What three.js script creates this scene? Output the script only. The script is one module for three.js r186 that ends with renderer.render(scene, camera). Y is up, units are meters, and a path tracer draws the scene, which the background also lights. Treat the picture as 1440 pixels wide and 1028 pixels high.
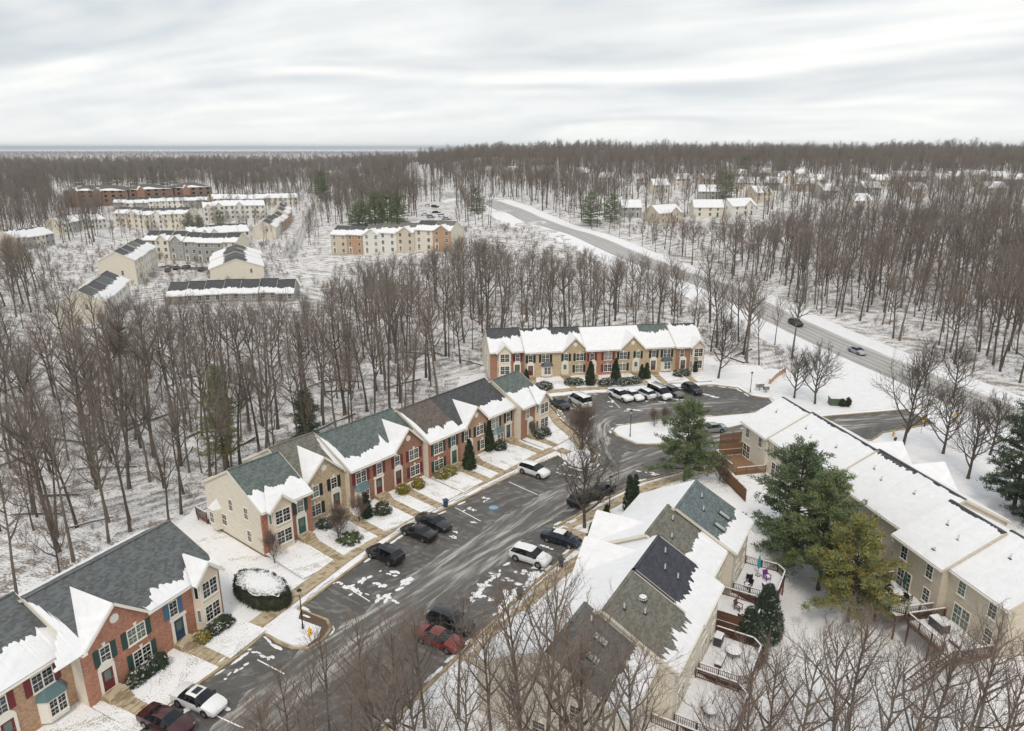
import * as THREE from 'three';
import { mergeVertices, toCreasedNormals } from 'three/addons/utils/BufferGeometryUtils.js';
import { createNoise2D } from 'simplex-noise';

// ---------------------------------------------------------------- camera, sky, sun, exposure
const scene = new THREE.Scene();
const F = 1010, CX = 720, CY = 514, HOR = 207, EYE = 44;           // lens of the photograph in its own pixels, metres above the street
const PITCH = Math.atan((CY - HOR) / F);
const camera = new THREE.PerspectiveCamera(2 * Math.atan(CY / F) * 180 / Math.PI, 1440 / 1028, 1, 40000);
camera.position.set(0, EYE, 0);
camera.rotation.x = -PITCH;
scene.add(camera);
const renderer = new THREE.WebGLRenderer({ antialias: true });
renderer.setSize(1024, 731);
renderer.toneMapping = THREE.LinearToneMapping;
renderer.toneMappingExposure = 1.2;
renderer.shadowMap.enabled = true;

function rng(a) { return () => { a |= 0; a = a + 0x6D2B79F5 | 0; let t = Math.imul(a ^ a >>> 15, 1 | a); t = t + Math.imul(t ^ t >>> 7, 61 | t) ^ t; return ((t ^ t >>> 14) >>> 0) / 4294967296; }; }
const rand = rng(7);
const N2 = createNoise2D(rng(11)), N2b = createNoise2D(rng(23));
const clamp = (x, a = 0, b = 1) => Math.min(b, Math.max(a, x));
const sst = (a, b, x) => { const t = clamp((x - a) / (b - a)); return t * t * (3 - 2 * t); };
const lerp = (a, b, t) => a + (b - a) * t;
function fbm(x, y, o = 4, n = N2) { let s = 0, a = 0.5, f = 1; for (let i = 0; i < o; i++) { s += a * n(x * f, y * f); a *= 0.5; f *= 2.03; } return s; }

// a high thin overcast, streaked with cirrus; the same all the way round
{
  const W = 2048, Hh = 1024, data = new Float32Array(W * Hh * 4);
  for (let r = 0; r < Hh; r++) {
    const up = ((r + 0.5) / Hh - 0.5) * Math.PI, y = Math.sin(up);
    for (let c = 0; c < W; c++) {
      const az = ((c + 0.5) / W - 0.5) * 2 * Math.PI, x = Math.cos(az) * Math.cos(up), z = Math.sin(az) * Math.cos(up);
      let R = 0.68, G = 0.70, B = 0.72;
      if (y > 0) {
        const k = 1 / (y + 0.10), px = x * k, pz = z * k;
        const cx = px * 0.92 + pz * 0.39, cz = pz * 0.92 - px * 0.39, w = fbm(cx * 0.16 + 9, cz * 0.2, 2) * 1.1;
        const a = fbm(cx * 0.13 + w * 0.3 + 3, cz * 0.42 + w + 5, 4), b = fbm(cx * 0.22 + 20, cz * 1.9 + w * 1.6, 5, N2b), c = fbm(cx * 0.5, cz * 5 + w, 3);
        const s = clamp(0.55 + a * 0.75 + b * 0.36 * sst(-0.4, 0.3, a) + c * 0.10 + 0.26 * fbm(cx * 0.9 + 7, cz * 1.5 + w, 5, N2b));
        const L = 0.55 + 0.36 * s, thin = sst(0.46, 0.12, s), warm = sst(0.55, 0.85, s);
        R = L * (0.955 - 0.08 * thin + 0.03 * warm); G = L * (0.985 - 0.025 * thin + 0.01 * warm); B = L * (1.0 + 0.03 * thin - 0.03 * warm);
        const hz = Math.exp(-y * 14);
        R = lerp(R, 0.83, hz * 0.75); G = lerp(G, 0.84, hz * 0.75); B = lerp(B, 0.82, hz * 0.75);
      }
      const i = (r * W + c) * 4; data[i] = R; data[i + 1] = G; data[i + 2] = B; data[i + 3] = 1;
    }
  }
  const sky = new THREE.DataTexture(data, W, Hh, THREE.RGBAFormat, THREE.FloatType);
  sky.mapping = THREE.EquirectangularReflectionMapping; sky.magFilter = THREE.LinearFilter; sky.needsUpdate = true;
  scene.background = sky; scene.environment = sky;
}
const sun = new THREE.DirectionalLight(0xfff1e0, 1.25);
sun.position.set(-15, 150, 10); sun.target.position.set(0, 0, -90); sun.castShadow = true; sun.shadow.radius = 22;
sun.shadow.camera.left = -160; sun.shadow.camera.right = 160; sun.shadow.camera.top = 160; sun.shadow.camera.bottom = -160; sun.shadow.camera.far = 600; sun.shadow.mapSize.set(4096, 4096);
scene.add(sun, sun.target);

// ---------------------------------------------------------------- the lie of the land
const pw = (pts, d) => { if (d <= pts[0][0]) return pts[0][1]; for (let i = 1; i < pts.length; i++) if (d <= pts[i][0]) { const [a, b] = [pts[i - 1], pts[i]], t = (d - a[0]) / (b[0] - a[0]); return lerp(a[1], b[1], t * t * (3 - 2 * t)); } return pts[pts.length - 1][1]; };
const PR = [[0, 0], [160, 0], [235, 2.5], [310, 9], [430, 17], [650, 23], [950, 30], [1700, 10], [2600, 0]];
const PL = [[0, 0], [340, 0], [600, 7], [1000, 9], [2000, 0]];
const MB_DIR = [0.629, -0.777], MB_N = [0.777, 0.629], MB_O = [-27.6, -70.8];   // front of the long brick row
function ground(x, z) {
  const d = -z, a = x / Math.max(d, 50), w = sst(-0.32, 0.05, a);
  let h = lerp(pw(PL, d), pw(PR, d), w);
  const rx = x - MB_O[0], rz = z - MB_O[1], t = -(rx * MB_N[0] + rz * MB_N[1]) - 9.5, s = rx * MB_DIR[0] + rz * MB_DIR[1];
  if (t > 0) h -= 4.2 * sst(0, 32, t) * (1 - sst(62, 120, t)) * sst(-90, -40, s) * (1 - sst(60, 130, s));
  const eD = (x - 25.8) * 0.866 + (z + 69.1) * 0.5, eE = -((x - 34.6) * 0.98 - (z + 99.2) * 0.198);
  h -= 2.6 * sst(0.3, 4.5, eD) * sst(0.3, 4, eE) * (1 - sst(84, 93, d)) * sst(-5, 22, d);
  if (d > 500) h += fbm(x / 330 + 4, z / 330, 3) * 9 * sst(500, 900, d) * (1 - sst(2500, 3500, d));
  if (d > 130) h += fbm(x / 90, z / 90, 3) * 2.2 * sst(130, 330, d) * sst(10, 40, Math.abs(x - 76 + (d - 145) * 0.2));
  return h;
}
function ray(px, py) { const dx = px - CX, dy = py - CY, down = dy * Math.cos(PITCH) + F * Math.sin(PITCH), fwd = F * Math.cos(PITCH) - dy * Math.sin(PITCH); return [dx / F, -down / F, -fwd / F]; }
function G(px, py, y = 0) { const [a, b, c] = ray(px, py), t = (y - EYE) / b; return [a * t, c * t]; }
function GT(px, py) {                                               // where the sight line through a pixel of the photograph meets the land
  const [a, b, c] = ray(px, py); let t = 25, p = t;
  for (; t < 9000; p = t, t *= 1.012) if (EYE + b * t < ground(a * t, c * t)) break;
  for (let i = 0; i < 24; i++) { const m = (p + t) / 2; if (EYE + b * m < ground(a * m, c * m)) t = m; else p = m; }
  return [a * t, c * t];
}
function project(x, y, z) { const d = EYE - y, f = -z, depth = f * Math.cos(PITCH) + d * Math.sin(PITCH), v = d * Math.cos(PITCH) - f * Math.sin(PITCH); return [CX + F * x / depth, CY + F * v / depth, depth]; }
const inFrame = (x, y, z, m = 60) => { const [u, v, d] = project(x, y, z); return d > 1 && u > -m && u < 1440 + m && v < 1028 + m; };
const inPoly = (P, x, z) => { let k = false; for (let i = 0, j = P.length - 1; i < P.length; j = i++) { const [xi, zi] = P[i], [xj, zj] = P[j]; if ((zi > z) !== (zj > z) && x < (xj - xi) * (z - zi) / (zj - zi) + xi) k = !k; } return k; };

// ---------------------------------------------------------------- textures (grain, weather, wear) and materials
function tex(size, tile, fn, srgb = true) {
  const d = new Uint8Array(size * size * 4);
  for (let y = 0; y < size; y++) for (let x = 0; x < size; x++) { const v = fn(x / size, y / size), i = (y * size + x) * 4; d[i] = 255 * clamp(v[0]); d[i + 1] = 255 * clamp(v[1]); d[i + 2] = 255 * clamp(v[2]); d[i + 3] = 255; }
  const t = new THREE.DataTexture(d, size, size); t.wrapS = t.wrapT = THREE.RepeatWrapping; t.magFilter = THREE.LinearFilter; t.minFilter = THREE.LinearMipmapLinearFilter; t.generateMipmaps = true;
  if (srgb) t.colorSpace = THREE.SRGBColorSpace; t.repeat.set(1 / tile[0], 1 / tile[1]); t.needsUpdate = true; return t;
}
// noise that repeats over the unit square
function tn(u, v, fx, fy, o = 4, seed = 0) { const A = Math.PI * 2; let s = 0, a = 0.5; for (let i = 0; i < o; i++) { const X = Math.cos(u * A) * fx / A, Y = Math.sin(u * A) * fx / A, Z = Math.cos(v * A) * fy / A, W = Math.sin(v * A) * fy / A; s += a * (N2(X + Z * 1.7 + seed, Y + W * 1.7) + N2b(X - W * 1.3, Y + Z * 1.3 + seed)) * 0.6; a *= 0.5; fx *= 2; fy *= 2; } return s; }
const hash = (i, j, k = 0) => { const s = Math.sin(i * 127.1 + j * 311.7 + k * 74.7) * 43758.5453; return s - Math.floor(s); };
const gray = (v) => [v, v, v];
const T = {
  brick: tex(512, [3.2, 3.2], (u, v) => { const row = Math.floor(v * 46), sh = (row % 2) * 0.5, cu = u * 15 + sh, col = Math.floor(cu) % 15, fu = cu % 1, fv = (v * 46) % 1; const joint = fu < 0.06 || fv < 0.16; const k = 0.78 + 0.3 * hash(col, row) + 0.10 * tn(u, v, 5, 5, 3); return joint ? [0.92, 0.90, 0.88] : [k, k * (0.94 + 0.08 * hash(col, row, 2)), k * 0.95]; }),
  shingle: tex(512, [4, 4], (u, v) => { const row = Math.floor(v * 28), cu = u * 13 + 0.5 * (row % 2) + 0.2 * hash(row, 3), col = Math.floor(cu) % 13, fv = (v * 28) % 1; let k = 0.78 + 0.25 * hash(col, row, 1) + 0.06 * tn(u, v, 7, 3, 4); if (fv < 0.2) k *= 0.72; return gray(k); }),
  siding: tex(256, [2, 2.4], (u, v) => { const fv = (v * 18) % 1; let k = 0.95 + 0.05 * tn(u, v, 3, 3, 3); if (fv < 0.12) k *= 0.86; return gray(k); }),
  asphalt: tex(1024, [26, 26], (u, v) => { const a = tn(u, v, 7, 7, 5), b = tn(u, v, 90, 90, 2, 4), c = tn(u, v, 16, 16, 4, 9); let k = 0.325 + 0.08 * a + 0.06 * b + 0.12 * sst(0.02, 0.4, c); return [k * 1.01, k * 0.99, k * 0.965]; }),
  slush: tex(1024, [46, 14], (u, v) => { const a = tn(u, v, 4, 7, 5), b = tn(u, v, 5, 24, 3, 6), c = tn(u, v, 14, 10, 4, 3); const m = sst(-0.3, 0.5, a * 0.8 + 0.4 * b + 0.4 * c - 0.02); const k = 0.35 + 0.32 * m + 0.05 * tn(u, v, 120, 120, 2); return [k, k * 0.985, k * 0.96]; }),
  road: tex(1024, [60, 11], (u, v) => { const a = tn(u, v, 4, 10, 5), b = tn(u, v, 10, 46, 3, 6); const lane = Math.abs(((v * 2) % 1) - 0.5) * 2, k = 0.64 + 0.08 * a + 0.06 * b + 0.05 * Math.cos(lane * 9) + (v < 0.06 || v > 0.94 ? 0.16 * (0.5 + a) : 0); return [k, k * 0.99, k * 0.985]; }),
  concrete: tex(512, [6, 6], (u, v) => { const a = tn(u, v, 5, 5, 5), b = tn(u, v, 60, 60, 2); const k = 0.74 + 0.10 * a + 0.06 * b, wet = sst(0.08, 0.3, tn(u, v, 4, 4, 4, 8)); return [k * lerp(1.0, 0.80, wet), k * lerp(0.945, 0.73, wet), k * lerp(0.85, 0.62, wet)]; }),
  snow: tex(512, [9, 9], (u, v) => { const k = 0.89 + 0.04 * tn(u, v, 5, 5, 4) + 0.02 * tn(u, v, 50, 50, 2); return [k * 0.985, k * 0.992, k * 1.01]; }),
  yard: tex(1024, [11, 11], (u, v) => { const a = tn(u, v, 70, 70, 3), b = tn(u, v, 4, 4, 4, 5), c = tn(u, v, 30, 150, 2, 2); const g = sst(0.16, 0.5, a + 0.5 * b + 0.25 * c); const k = 0.92 + 0.03 * b; return [lerp(k, 0.44, g), lerp(k * 1.005, 0.42, g), lerp(k * 1.02, 0.33, g)]; }),
  wood: tex(1024, [34, 34], (u, v) => { const a = tn(u, v, 60, 60, 3), b = tn(u, v, 6, 6, 5, 5), c = tn(u, v, 160, 160, 2, 2); const g = 0.92 * sst(-0.14, 0.36, a * 0.75 + 0.6 * b + 0.35 * c); const k = 0.88 + 0.03 * b; return [lerp(k, 0.42, g), lerp(k * 1.005, 0.38, g), lerp(k * 1.02, 0.34, g)]; }),
  bark: tex(256, [1.4, 3.5], (u, v) => { const a = tn(u, v, 16, 4, 4), b = tn(u, v, 40, 10, 2, 3); const k = 0.82 + 0.35 * a + 0.2 * b; return [k, k * 0.98, k * 0.95]; }),
  plank: tex(512, [2.4, 2.4], (u, v) => { const row = Math.floor(v * 17), fv = (v * 17) % 1; let k = 0.8 + 0.22 * hash(row, 4) + 0.14 * tn(u, v, 4, 60, 3); if (fv < 0.1) k *= 0.55; return [k, k * 0.97, k * 0.93]; }),
  blinds: tex(128, [1, 0.9], (u, v) => { const fv = (v * 14) % 1; return gray(fv < 0.3 ? 0.7 : 0.95); }),
};
const shingleBump = tex(256, [4, 4], (u, v) => { const fv = (v * 28) % 1; return gray(0.3 + 0.7 * fv); }, false);
const M = {};
const std = (name, color, rough = 0.85, extra = {}) => { const m = new THREE.MeshStandardMaterial({ roughness: rough, ...extra }); m.color.set(color); m.name = name; return (M[name] = m); };
const lin = (r, g, b) => new THREE.Color().setRGB(r, g, b);
std('brickRed', '#bb8874', 0.9, { map: T.brick }); std('brickBrown', '#a67f6c', 0.9, { map: T.brick }); std('brickTan', '#cdbca0', 0.9, { map: T.brick });
std('brickPink', '#b88370', 0.9, { map: T.brick }); std('brickBuff', '#bf9f86', 0.9, { map: T.brick }); std('brickDark', '#8c7465', 0.9, { map: T.brick });
std('siding', '#e6dfcf', 0.7, { map: T.siding }); std('sidingTan', '#d2c7b4', 0.7, { map: T.siding }); std('sidingWhite', '#e9e7e1', 0.7, { map: T.siding }); std('sidingBlue', '#4f6076', 0.7, { map: T.siding }); std('sidingGrey', '#a5a6a4', 0.7, { map: T.siding });
std('panel', '#dccdba', 0.7); std('trim', '#e6e2d8', 0.6); std('block', '#a99f8c', 0.9, { map: T.concrete });
for (const [n, c] of [['roofGreen', '#6a7573'], ['roofGrey', '#6a6f71'], ['roofDark', '#55575a'], ['roofNavy', '#464853'], ['roofOlive', '#7a7970'], ['roofBrown', '#6f665f'], ['roofTeal', '#6f7b7e'], ['roofFar', '#5b5d62']]) std(n, c, 0.92, { map: T.shingle, bumpMap: shingleBump, bumpScale: 0.012 });
const snowBump = tex(256, [3.2, 3.2], (u, v) => gray(0.5 + 0.45 * tn(u, v, 5, 5, 5)), false);
std('snow', '#ffffff', 0.75, { map: T.snow, bumpMap: snowBump, bumpScale: 0.05 }); std('yard', '#ffffff', 0.85, { map: T.yard }); std('woodfloor', '#ffffff', 0.9, { map: T.wood });
std('yardSnow', '#ffffff', 0.85, { map: tex(1024, [19, 19], (u, v) => { const a = tn(u, v, 80, 80, 3), b = tn(u, v, 5, 5, 4, 5), c = tn(u, v, 26, 26, 3, 2); const g = 0.8 * sst(0.22, 0.55, a * 0.8 + 0.55 * b + 0.3 * c), k = 0.91 + 0.035 * b; return [lerp(k, 0.5, g), lerp(k * 1.005, 0.47, g), lerp(k * 1.02, 0.41, g)]; }) });
std('asphalt', '#ffffff', 0.55, { map: T.asphalt }); std('slush', '#ffffff', 0.6, { map: T.slush }); std('road', '#ffffff', 0.65, { map: T.road });
std('concrete', '#ece5d8', 0.9, { map: T.concrete }); std('kerb', '#e2d8c4', 0.9, { map: T.concrete });
std('glass', '#1d2530', 0.06, { metalness: 0.0 }); std('glassDim', '#3a434b', 0.08); std('glassBlind', '#8d9290', 0.12, { map: T.blinds }); std('glassGreen', '#6f8279', 0.15, { map: T.blinds });
std('shutterGreen', '#28443f', 0.6); std('shutterBlack', '#1e2124', 0.6); std('shutterRed', '#6d2129', 0.6); std('shutterBlue', '#3d6b8a', 0.6);
std('doorRed', '#6a2327', 0.5); std('doorBlue', '#23405f', 0.4); std('doorGreen', '#2c5a50', 0.5); std('doorWhite', '#d8d6d0', 0.5); std('doorBlack', '#1d1d20', 0.4); std('doorBrown', '#5d3a2b', 0.5);
std('copper', '#5d767a', 0.45, { metalness: 0.3 }); std('hoodDark', '#4d555a', 0.5, { metalness: 0.3 }); std('vent', '#d7d9da', 0.5); std('ventDark', '#3a3c3e', 0.6); std('skylight', '#9aa39b', 0.15);
std('bark', '#68615a', 0.95, { map: T.bark }); std('barkPale', '#857c73', 0.95, { map: T.bark }); std('twig', '#746b63', 0.95); std('twigRed', '#77695f', 0.95); std('twigGrey', '#7b736b', 0.95);
std('deckWood', '#6d4f40', 0.85, { map: T.plank }); std('deckNew', '#8f7156', 0.8, { map: T.plank }); std('fence', '#80624c', 0.9, { map: T.plank });
std('metalBlack', '#1b1c1e', 0.5, { metalness: 0.4 }); std('lampGlass', '#c9c7bd', 0.3); std('tyre', '#16171a', 0.9); std('rim', '#9a9da1', 0.35, { metalness: 0.8 });
std('yellowPaint', '#e3b21c', 0.6); std('greenBox', '#4a5a45', 0.6); std('blueBin', '#2c4560', 0.6); std('plasticBlue', '#1f4fb0', 0.5); std('redPaint', '#a8281f', 0.4);
std('whitePaint', '#e9e9e6', 0.7); std('bluePaint', '#7b9db8', 0.7); std('soil', '#5b4a3c', 0.95); std('water', '#e3ebf0', 0.5);
const leafMat = (name, c) => { const m = std(name, c, 0.85); m.side = THREE.DoubleSide; return m; };
leafMat('pine', '#5d6d4e'); leafMat('pineLight', '#737d52'); leafMat('pineYellow', '#868147'); leafMat('spruce', '#3a4837'); leafMat('arbor', '#33422a'); leafMat('shrub', '#46502f'); leafMat('shrubYellow', '#84792f'); leafMat('hedge', '#414733');

// ---------------------------------------------------------------- geometry helpers
class MB {                                                          // collects flat faces; uv in metres
  constructor() { this.p = []; this.n = []; this.u = []; }
  tri(a, b, c) {
    const ux = b[0] - a[0], uy = b[1] - a[1], uz = b[2] - a[2], vx = c[0] - a[0], vy = c[1] - a[1], vz = c[2] - a[2];
    let nx = uy * vz - uz * vy, ny = uz * vx - ux * vz, nz = ux * vy - uy * vx; const l = Math.hypot(nx, ny, nz) || 1; nx /= l; ny /= l; nz /= l;
    let tx = nz, tz = -nx, tl = Math.hypot(tx, tz); if (tl < 0.05) { tx = 1; tz = 0; } else { tx /= tl; tz /= tl; }
    const bx = ny * tz, by = nz * tx - nx * tz, bz = -ny * tx;
    for (const q of [a, b, c]) { this.p.push(q[0], q[1], q[2]); this.n.push(nx, ny, nz); this.u.push(q[0] * tx + q[2] * tz, q[0] * bx + q[1] * by + q[2] * bz); }
    return this;
  }
  quad(a, b, c, d) { return this.tri(a, b, c).tri(a, c, d); }
  box(x0, y0, z0, x1, y1, z1) {
    const A = [x0, y0, z0], B = [x1, y0, z0], C = [x1, y1, z0], D = [x0, y1, z0], E = [x0, y0, z1], f = [x1, y0, z1], g = [x1, y1, z1], h = [x0, y1, z1];
    return this.quad(E, f, g, h).quad(B, A, D, C).quad(A, E, h, D).quad(f, B, C, g).quad(h, g, C, D).quad(A, B, f, E);
  }
  cbox(x, y, z, sx, sy, sz) { return this.box(x - sx / 2, y, z - sz / 2, x + sx / 2, y + sy, z + sz / 2); }
  slab(poly, off) {                                                 // a flat polygon (counter-clockwise seen from outside) made thick by the vector off
    const n = poly.length, low = poly.map((q) => [q[0] - off[0], q[1] - off[1], q[2] - off[2]]);
    for (let i = 1; i < n - 1; i++) { this.tri(poly[0], poly[i], poly[i + 1]); this.tri(low[0], low[i + 1], low[i]); }
    for (let i = 0; i < n; i++) { const j = (i + 1) % n; this.quad(poly[j], poly[i], low[i], low[j]); }
    return this;
  }
  beam(a, b, w, h) {                                                // square bar from a to b
    const d = new THREE.Vector3(b[0] - a[0], b[1] - a[1], b[2] - a[2]), l = d.length(); d.normalize();
    const s = Math.abs(d.y) > 0.95 ? new THREE.Vector3(1, 0, 0) : new THREE.Vector3(0, 1, 0).cross(d).normalize(), u = d.clone().cross(s);
    const P = (q, i, j) => [q[0] + s.x * i * w / 2 + u.x * j * h / 2, q[1] + s.y * i * w / 2 + u.y * j * h / 2, q[2] + s.z * i * w / 2 + u.z * j * h / 2];
    const A = [P(a, -1, -1), P(a, 1, -1), P(a, 1, 1), P(a, -1, 1)], B = [P(b, -1, -1), P(b, 1, -1), P(b, 1, 1), P(b, -1, 1)];
    for (let i = 0; i < 4; i++) { const j = (i + 1) % 4; this.quad(A[i], A[j], B[j], B[i]); }
    return this.quad(A[3], A[2], A[1], A[0]).quad(B[0], B[1], B[2], B[3]);
  }
  tube(path, radii, sides) {
    const rings = path.map((q, i) => {
      const a = path[Math.max(0, i - 1)], b = path[Math.min(path.length - 1, i + 1)], d = new THREE.Vector3(b[0] - a[0], b[1] - a[1], b[2] - a[2]).normalize();
      const s = Math.abs(d.y) > 0.97 ? new THREE.Vector3(1, 0, 0) : new THREE.Vector3(0, 1, 0).cross(d).normalize(), u = d.clone().cross(s), r = radii[i], o = [];
      for (let k = 0; k < sides; k++) { const t = k / sides * Math.PI * 2, c = Math.cos(t) * r, e = Math.sin(t) * r; o.push([q[0] + s.x * c + u.x * e, q[1] + s.y * c + u.y * e, q[2] + s.z * c + u.z * e]); }
      return o;
    });
    for (let i = 0; i < rings.length - 1; i++) for (let k = 0; k < sides; k++) { const j = (k + 1) % sides; this.quad(rings[i][k], rings[i][j], rings[i + 1][j], rings[i + 1][k]); }
    return this;
  }
  geo() {
    const g = new THREE.BufferGeometry();
    g.setAttribute('position', new THREE.Float32BufferAttribute(this.p, 3)); g.setAttribute('normal', new THREE.Float32BufferAttribute(this.n, 3)); g.setAttribute('uv', new THREE.Float32BufferAttribute(this.u, 2));
    return g;
  }
}
const used = new Map();
const numbered = (name) => { const k = used.get(name) || 0; used.set(name, k + 1); return k ? name + '_' + String(k).padStart(3, '0') : name; };
function mesh(name, geo, m, parent) { const o = new THREE.Mesh(geo instanceof MB ? geo.geo() : geo, typeof m === 'string' ? M[m] : m); o.name = name; o.castShadow = o.receiveShadow = true; parent.add(o); return o; }
function thing(name, label, category, [x, y, z] = [0, 0, 0], turn = 0, group) {
  const o = new THREE.Group(); o.name = numbered(name); o.position.set(x, y, z); o.rotation.y = turn; o.userData = { label, category }; if (group) o.userData.group = group; scene.add(o); return o;
}
function single(name, geo, m, label, category, group) { const o = mesh(numbered(name), geo, m, scene); o.userData = { label, category }; if (group) o.userData.group = group; return o; }
function struct(name, geo, m) { const o = mesh(numbered(name), geo, m, scene); o.userData = { kind: 'structure' }; return o; }
function copyOf(root, [x, y, z], turn, scale, label, group) {
  const r = root.clone(); r.name = numbered(root.name.replace(/_\d{3}$/, '')); r.position.set(x, y, z); r.rotation.y = turn; if (scale) r.scale.setScalar(scale); r.userData = { ...root.userData }; if (label) r.userData.label = label; if (group) r.userData.group = group; scene.add(r); return r;
}
// a flat sheet cut from a polygon of [x, z] points, uv in metres; rows of uv may be turned by an angle
function sheet(poly, y, turn = 0, holes = []) {
  const s = new THREE.Shape(poly.map(([x, z]) => new THREE.Vector2(x, -z))); for (const h of holes) s.holes.push(new THREE.Path(h.map(([x, z]) => new THREE.Vector2(x, -z))));
  const g = new THREE.ShapeGeometry(s); g.rotateX(-Math.PI / 2); g.translate(0, y, 0);
  const p = g.attributes.position, uv = g.attributes.uv, c = Math.cos(turn), e = Math.sin(turn);
  for (let i = 0; i < p.count; i++) uv.setXY(i, p.getX(i) * c + p.getZ(i) * e, -p.getX(i) * e + p.getZ(i) * c);
  return g;
}
// a low block with upright sides over a polygon (snow-covered lawns, pavements)
function block(poly, y0, y1) {
  let area = 0; for (let i = 0; i < poly.length; i++) { const a = poly[i], b = poly[(i + 1) % poly.length]; area += a[0] * b[1] - b[0] * a[1]; }
  const P = area > 0 ? [...poly].reverse() : poly, m = new MB(), tris = THREE.ShapeUtils.triangulateShape(P.map(([x, z]) => new THREE.Vector2(x, -z)), []);
  for (const [a, b, c] of tris) m.tri([P[a][0], y1, P[a][1]], [P[b][0], y1, P[b][1]], [P[c][0], y1, P[c][1]]);
  for (let i = 0; i < P.length; i++) { const a = P[i], b = P[(i + 1) % P.length]; m.quad([a[0], y0, a[1]], [b[0], y0, b[1]], [b[0], y1, b[1]], [a[0], y1, a[1]]); }
  return m;
}
// a ribbon along a path of [x, z] between two offsets to its right, laid on heights y(x, z)
function ribbon(path, o0, o1, yf, thick = 0) {
  const m = new MB(), L = []; let run = 0;
  const pts = path.map((q, i) => { const a = path[Math.max(0, i - 1)], b = path[Math.min(path.length - 1, i + 1)], l = Math.hypot(b[0] - a[0], b[1] - a[1]), nx = -(b[1] - a[1]) / l, nz = (b[0] - a[0]) / l; if (i) run += Math.hypot(q[0] - path[i - 1][0], q[1] - path[i - 1][1]); L.push(run); const A = [q[0] + nx * o0, q[1] + nz * o0], B = [q[0] + nx * o1, q[1] + nz * o1]; return [[A[0], yf(...A), A[1]], [B[0], yf(...B), B[1]]]; });
  for (let i = 0; i < pts.length - 1; i++) {
    const [a, b] = pts[i], [c, d] = pts[i + 1], k = m.u.length;
    m.quad(b, d, c, a);
    const W = o1 - o0, uv = [[L[i], W], [L[i + 1], W], [L[i + 1], 0], [L[i], W], [L[i + 1], 0], [L[i], 0]];
    for (let j = 0; j < 6; j++) { m.u[k + 2 * j] = uv[j][0]; m.u[k + 2 * j + 1] = uv[j][1]; }
    if (thick) { const dn = (q) => [q[0], q[1] - thick, q[2]]; m.quad(a, c, dn(c), dn(a)); m.quad(dn(b), dn(d), d, b); if (!i) m.quad(dn(a), a, b, dn(b)); if (i === pts.length - 2) m.quad(c, dn(c), dn(d), d); }
  }
  return m;
}
const smooth = (pts, n) => { const c = new THREE.CatmullRomCurve3(pts.map(([x, z]) => new THREE.Vector3(x, 0, z))); return c.getSpacedPoints(n).map((q) => [q.x, q.z]); };
const OPEN = [[-75, -5], [-49, -50], [-43, -68], [-41.5, -84], [-14, -119], [-12, -149], [14, -152], [38, -156], [46, -146], [58, -140], [66, -150], [74, -140], [110, -60], [110, 0]];
// ---------------------------------------------------------------- ground, roads, kerbs, pavements
const P = (list, y = 0) => list.map(([a, b]) => G(a, b, y));
const main = smooth([[-150, -1150], [-120, -900], ...[[606, 262], [660, 280], [718, 295], [790, 322], [855, 346], [975, 392]].map(([a, b]) => GT(a, b)), [72.2, -180], [78.2, -148], [81.0, -133], [84.5, -117], [90, -95], [97, -70], [105, -40], [115, 10]], 220);
const nearMain = (x, z) => { let b = 1e9; for (const [u, v] of main) b = Math.min(b, (u - x) ** 2 + (v - z) ** 2); return Math.sqrt(b); };
const onRoad = (x, z) => ground(x, z);
{
  const xs = [], zs = [], grow = (a, s, k, end) => { const o = [a]; while (o[o.length - 1] < end) { o.push(o[o.length - 1] + s); s *= k; } return o; };
  const right = grow(0, 2.2, 1.012, 140).concat(grow(140, 6, 1.11, 9000).slice(1)); xs.push(...right.slice(1).map((v) => -v).reverse(), ...right);
  zs.push(60, 30, 10, -5, ...grow(14, 2.2, 1.008, 260).map((v) => -v), ...grow(266, 6, 1.07, 8000).slice(1).map((v) => -v));
  const nx = xs.length, nz = zs.length, pos = new Float32Array(nx * nz * 3), uv = new Float32Array(nx * nz * 2), idx = [], open = [];
  for (let j = 0; j < nz; j++) for (let i = 0; i < nx; i++) { const k = j * nx + i; pos.set([xs[i], ground(xs[i], zs[j]) - 0.02, zs[j]], k * 3); uv.set([xs[i], zs[j]], k * 2); if (i && j) { const a = k - nx - 1, b = k - nx, c = k - 1; (inPoly(OPEN, (xs[i] + xs[i - 1]) / 2 + 3 * N2(i * 0.9, j * 0.9), (zs[j] + zs[j - 1]) / 2) ? open : idx).push(a, b, k, a, k, c); } }
  const make = (ix) => { const g = new THREE.BufferGeometry(); g.setAttribute('position', new THREE.BufferAttribute(pos, 3)); g.setAttribute('uv', new THREE.BufferAttribute(uv, 2)); g.setAttribute('normal', nrm); g.setIndex(ix); return g; };
  const all = new THREE.BufferGeometry(); all.setAttribute('position', new THREE.BufferAttribute(pos, 3)); all.setIndex(idx.concat(open)); all.computeVertexNormals(); const nrm = all.attributes.normal;
  struct('ground', make(idx), 'woodfloor'); struct('snow_field', make(open), 'yardSnow');
}
struct('bay_water', sheet([[-30000, -6700], [30000, -8050], [30000, -26000], [-30000, -26000]], -3), 'water');
{ const m = new MB(); for (let i = 0; i < 40; i++) { const x = -30000 + i * 1500, h = 4 + 9 * hash(i, 3), h2 = 4 + 9 * hash(i + 1, 3); m.quad([x, -5, -25900], [x + 1500, -5, -25900], [x + 1500, h2, -26100], [x, h, -26100]); } struct('far_shore', m, std('shore', '#7b848c', 1)); }

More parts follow.
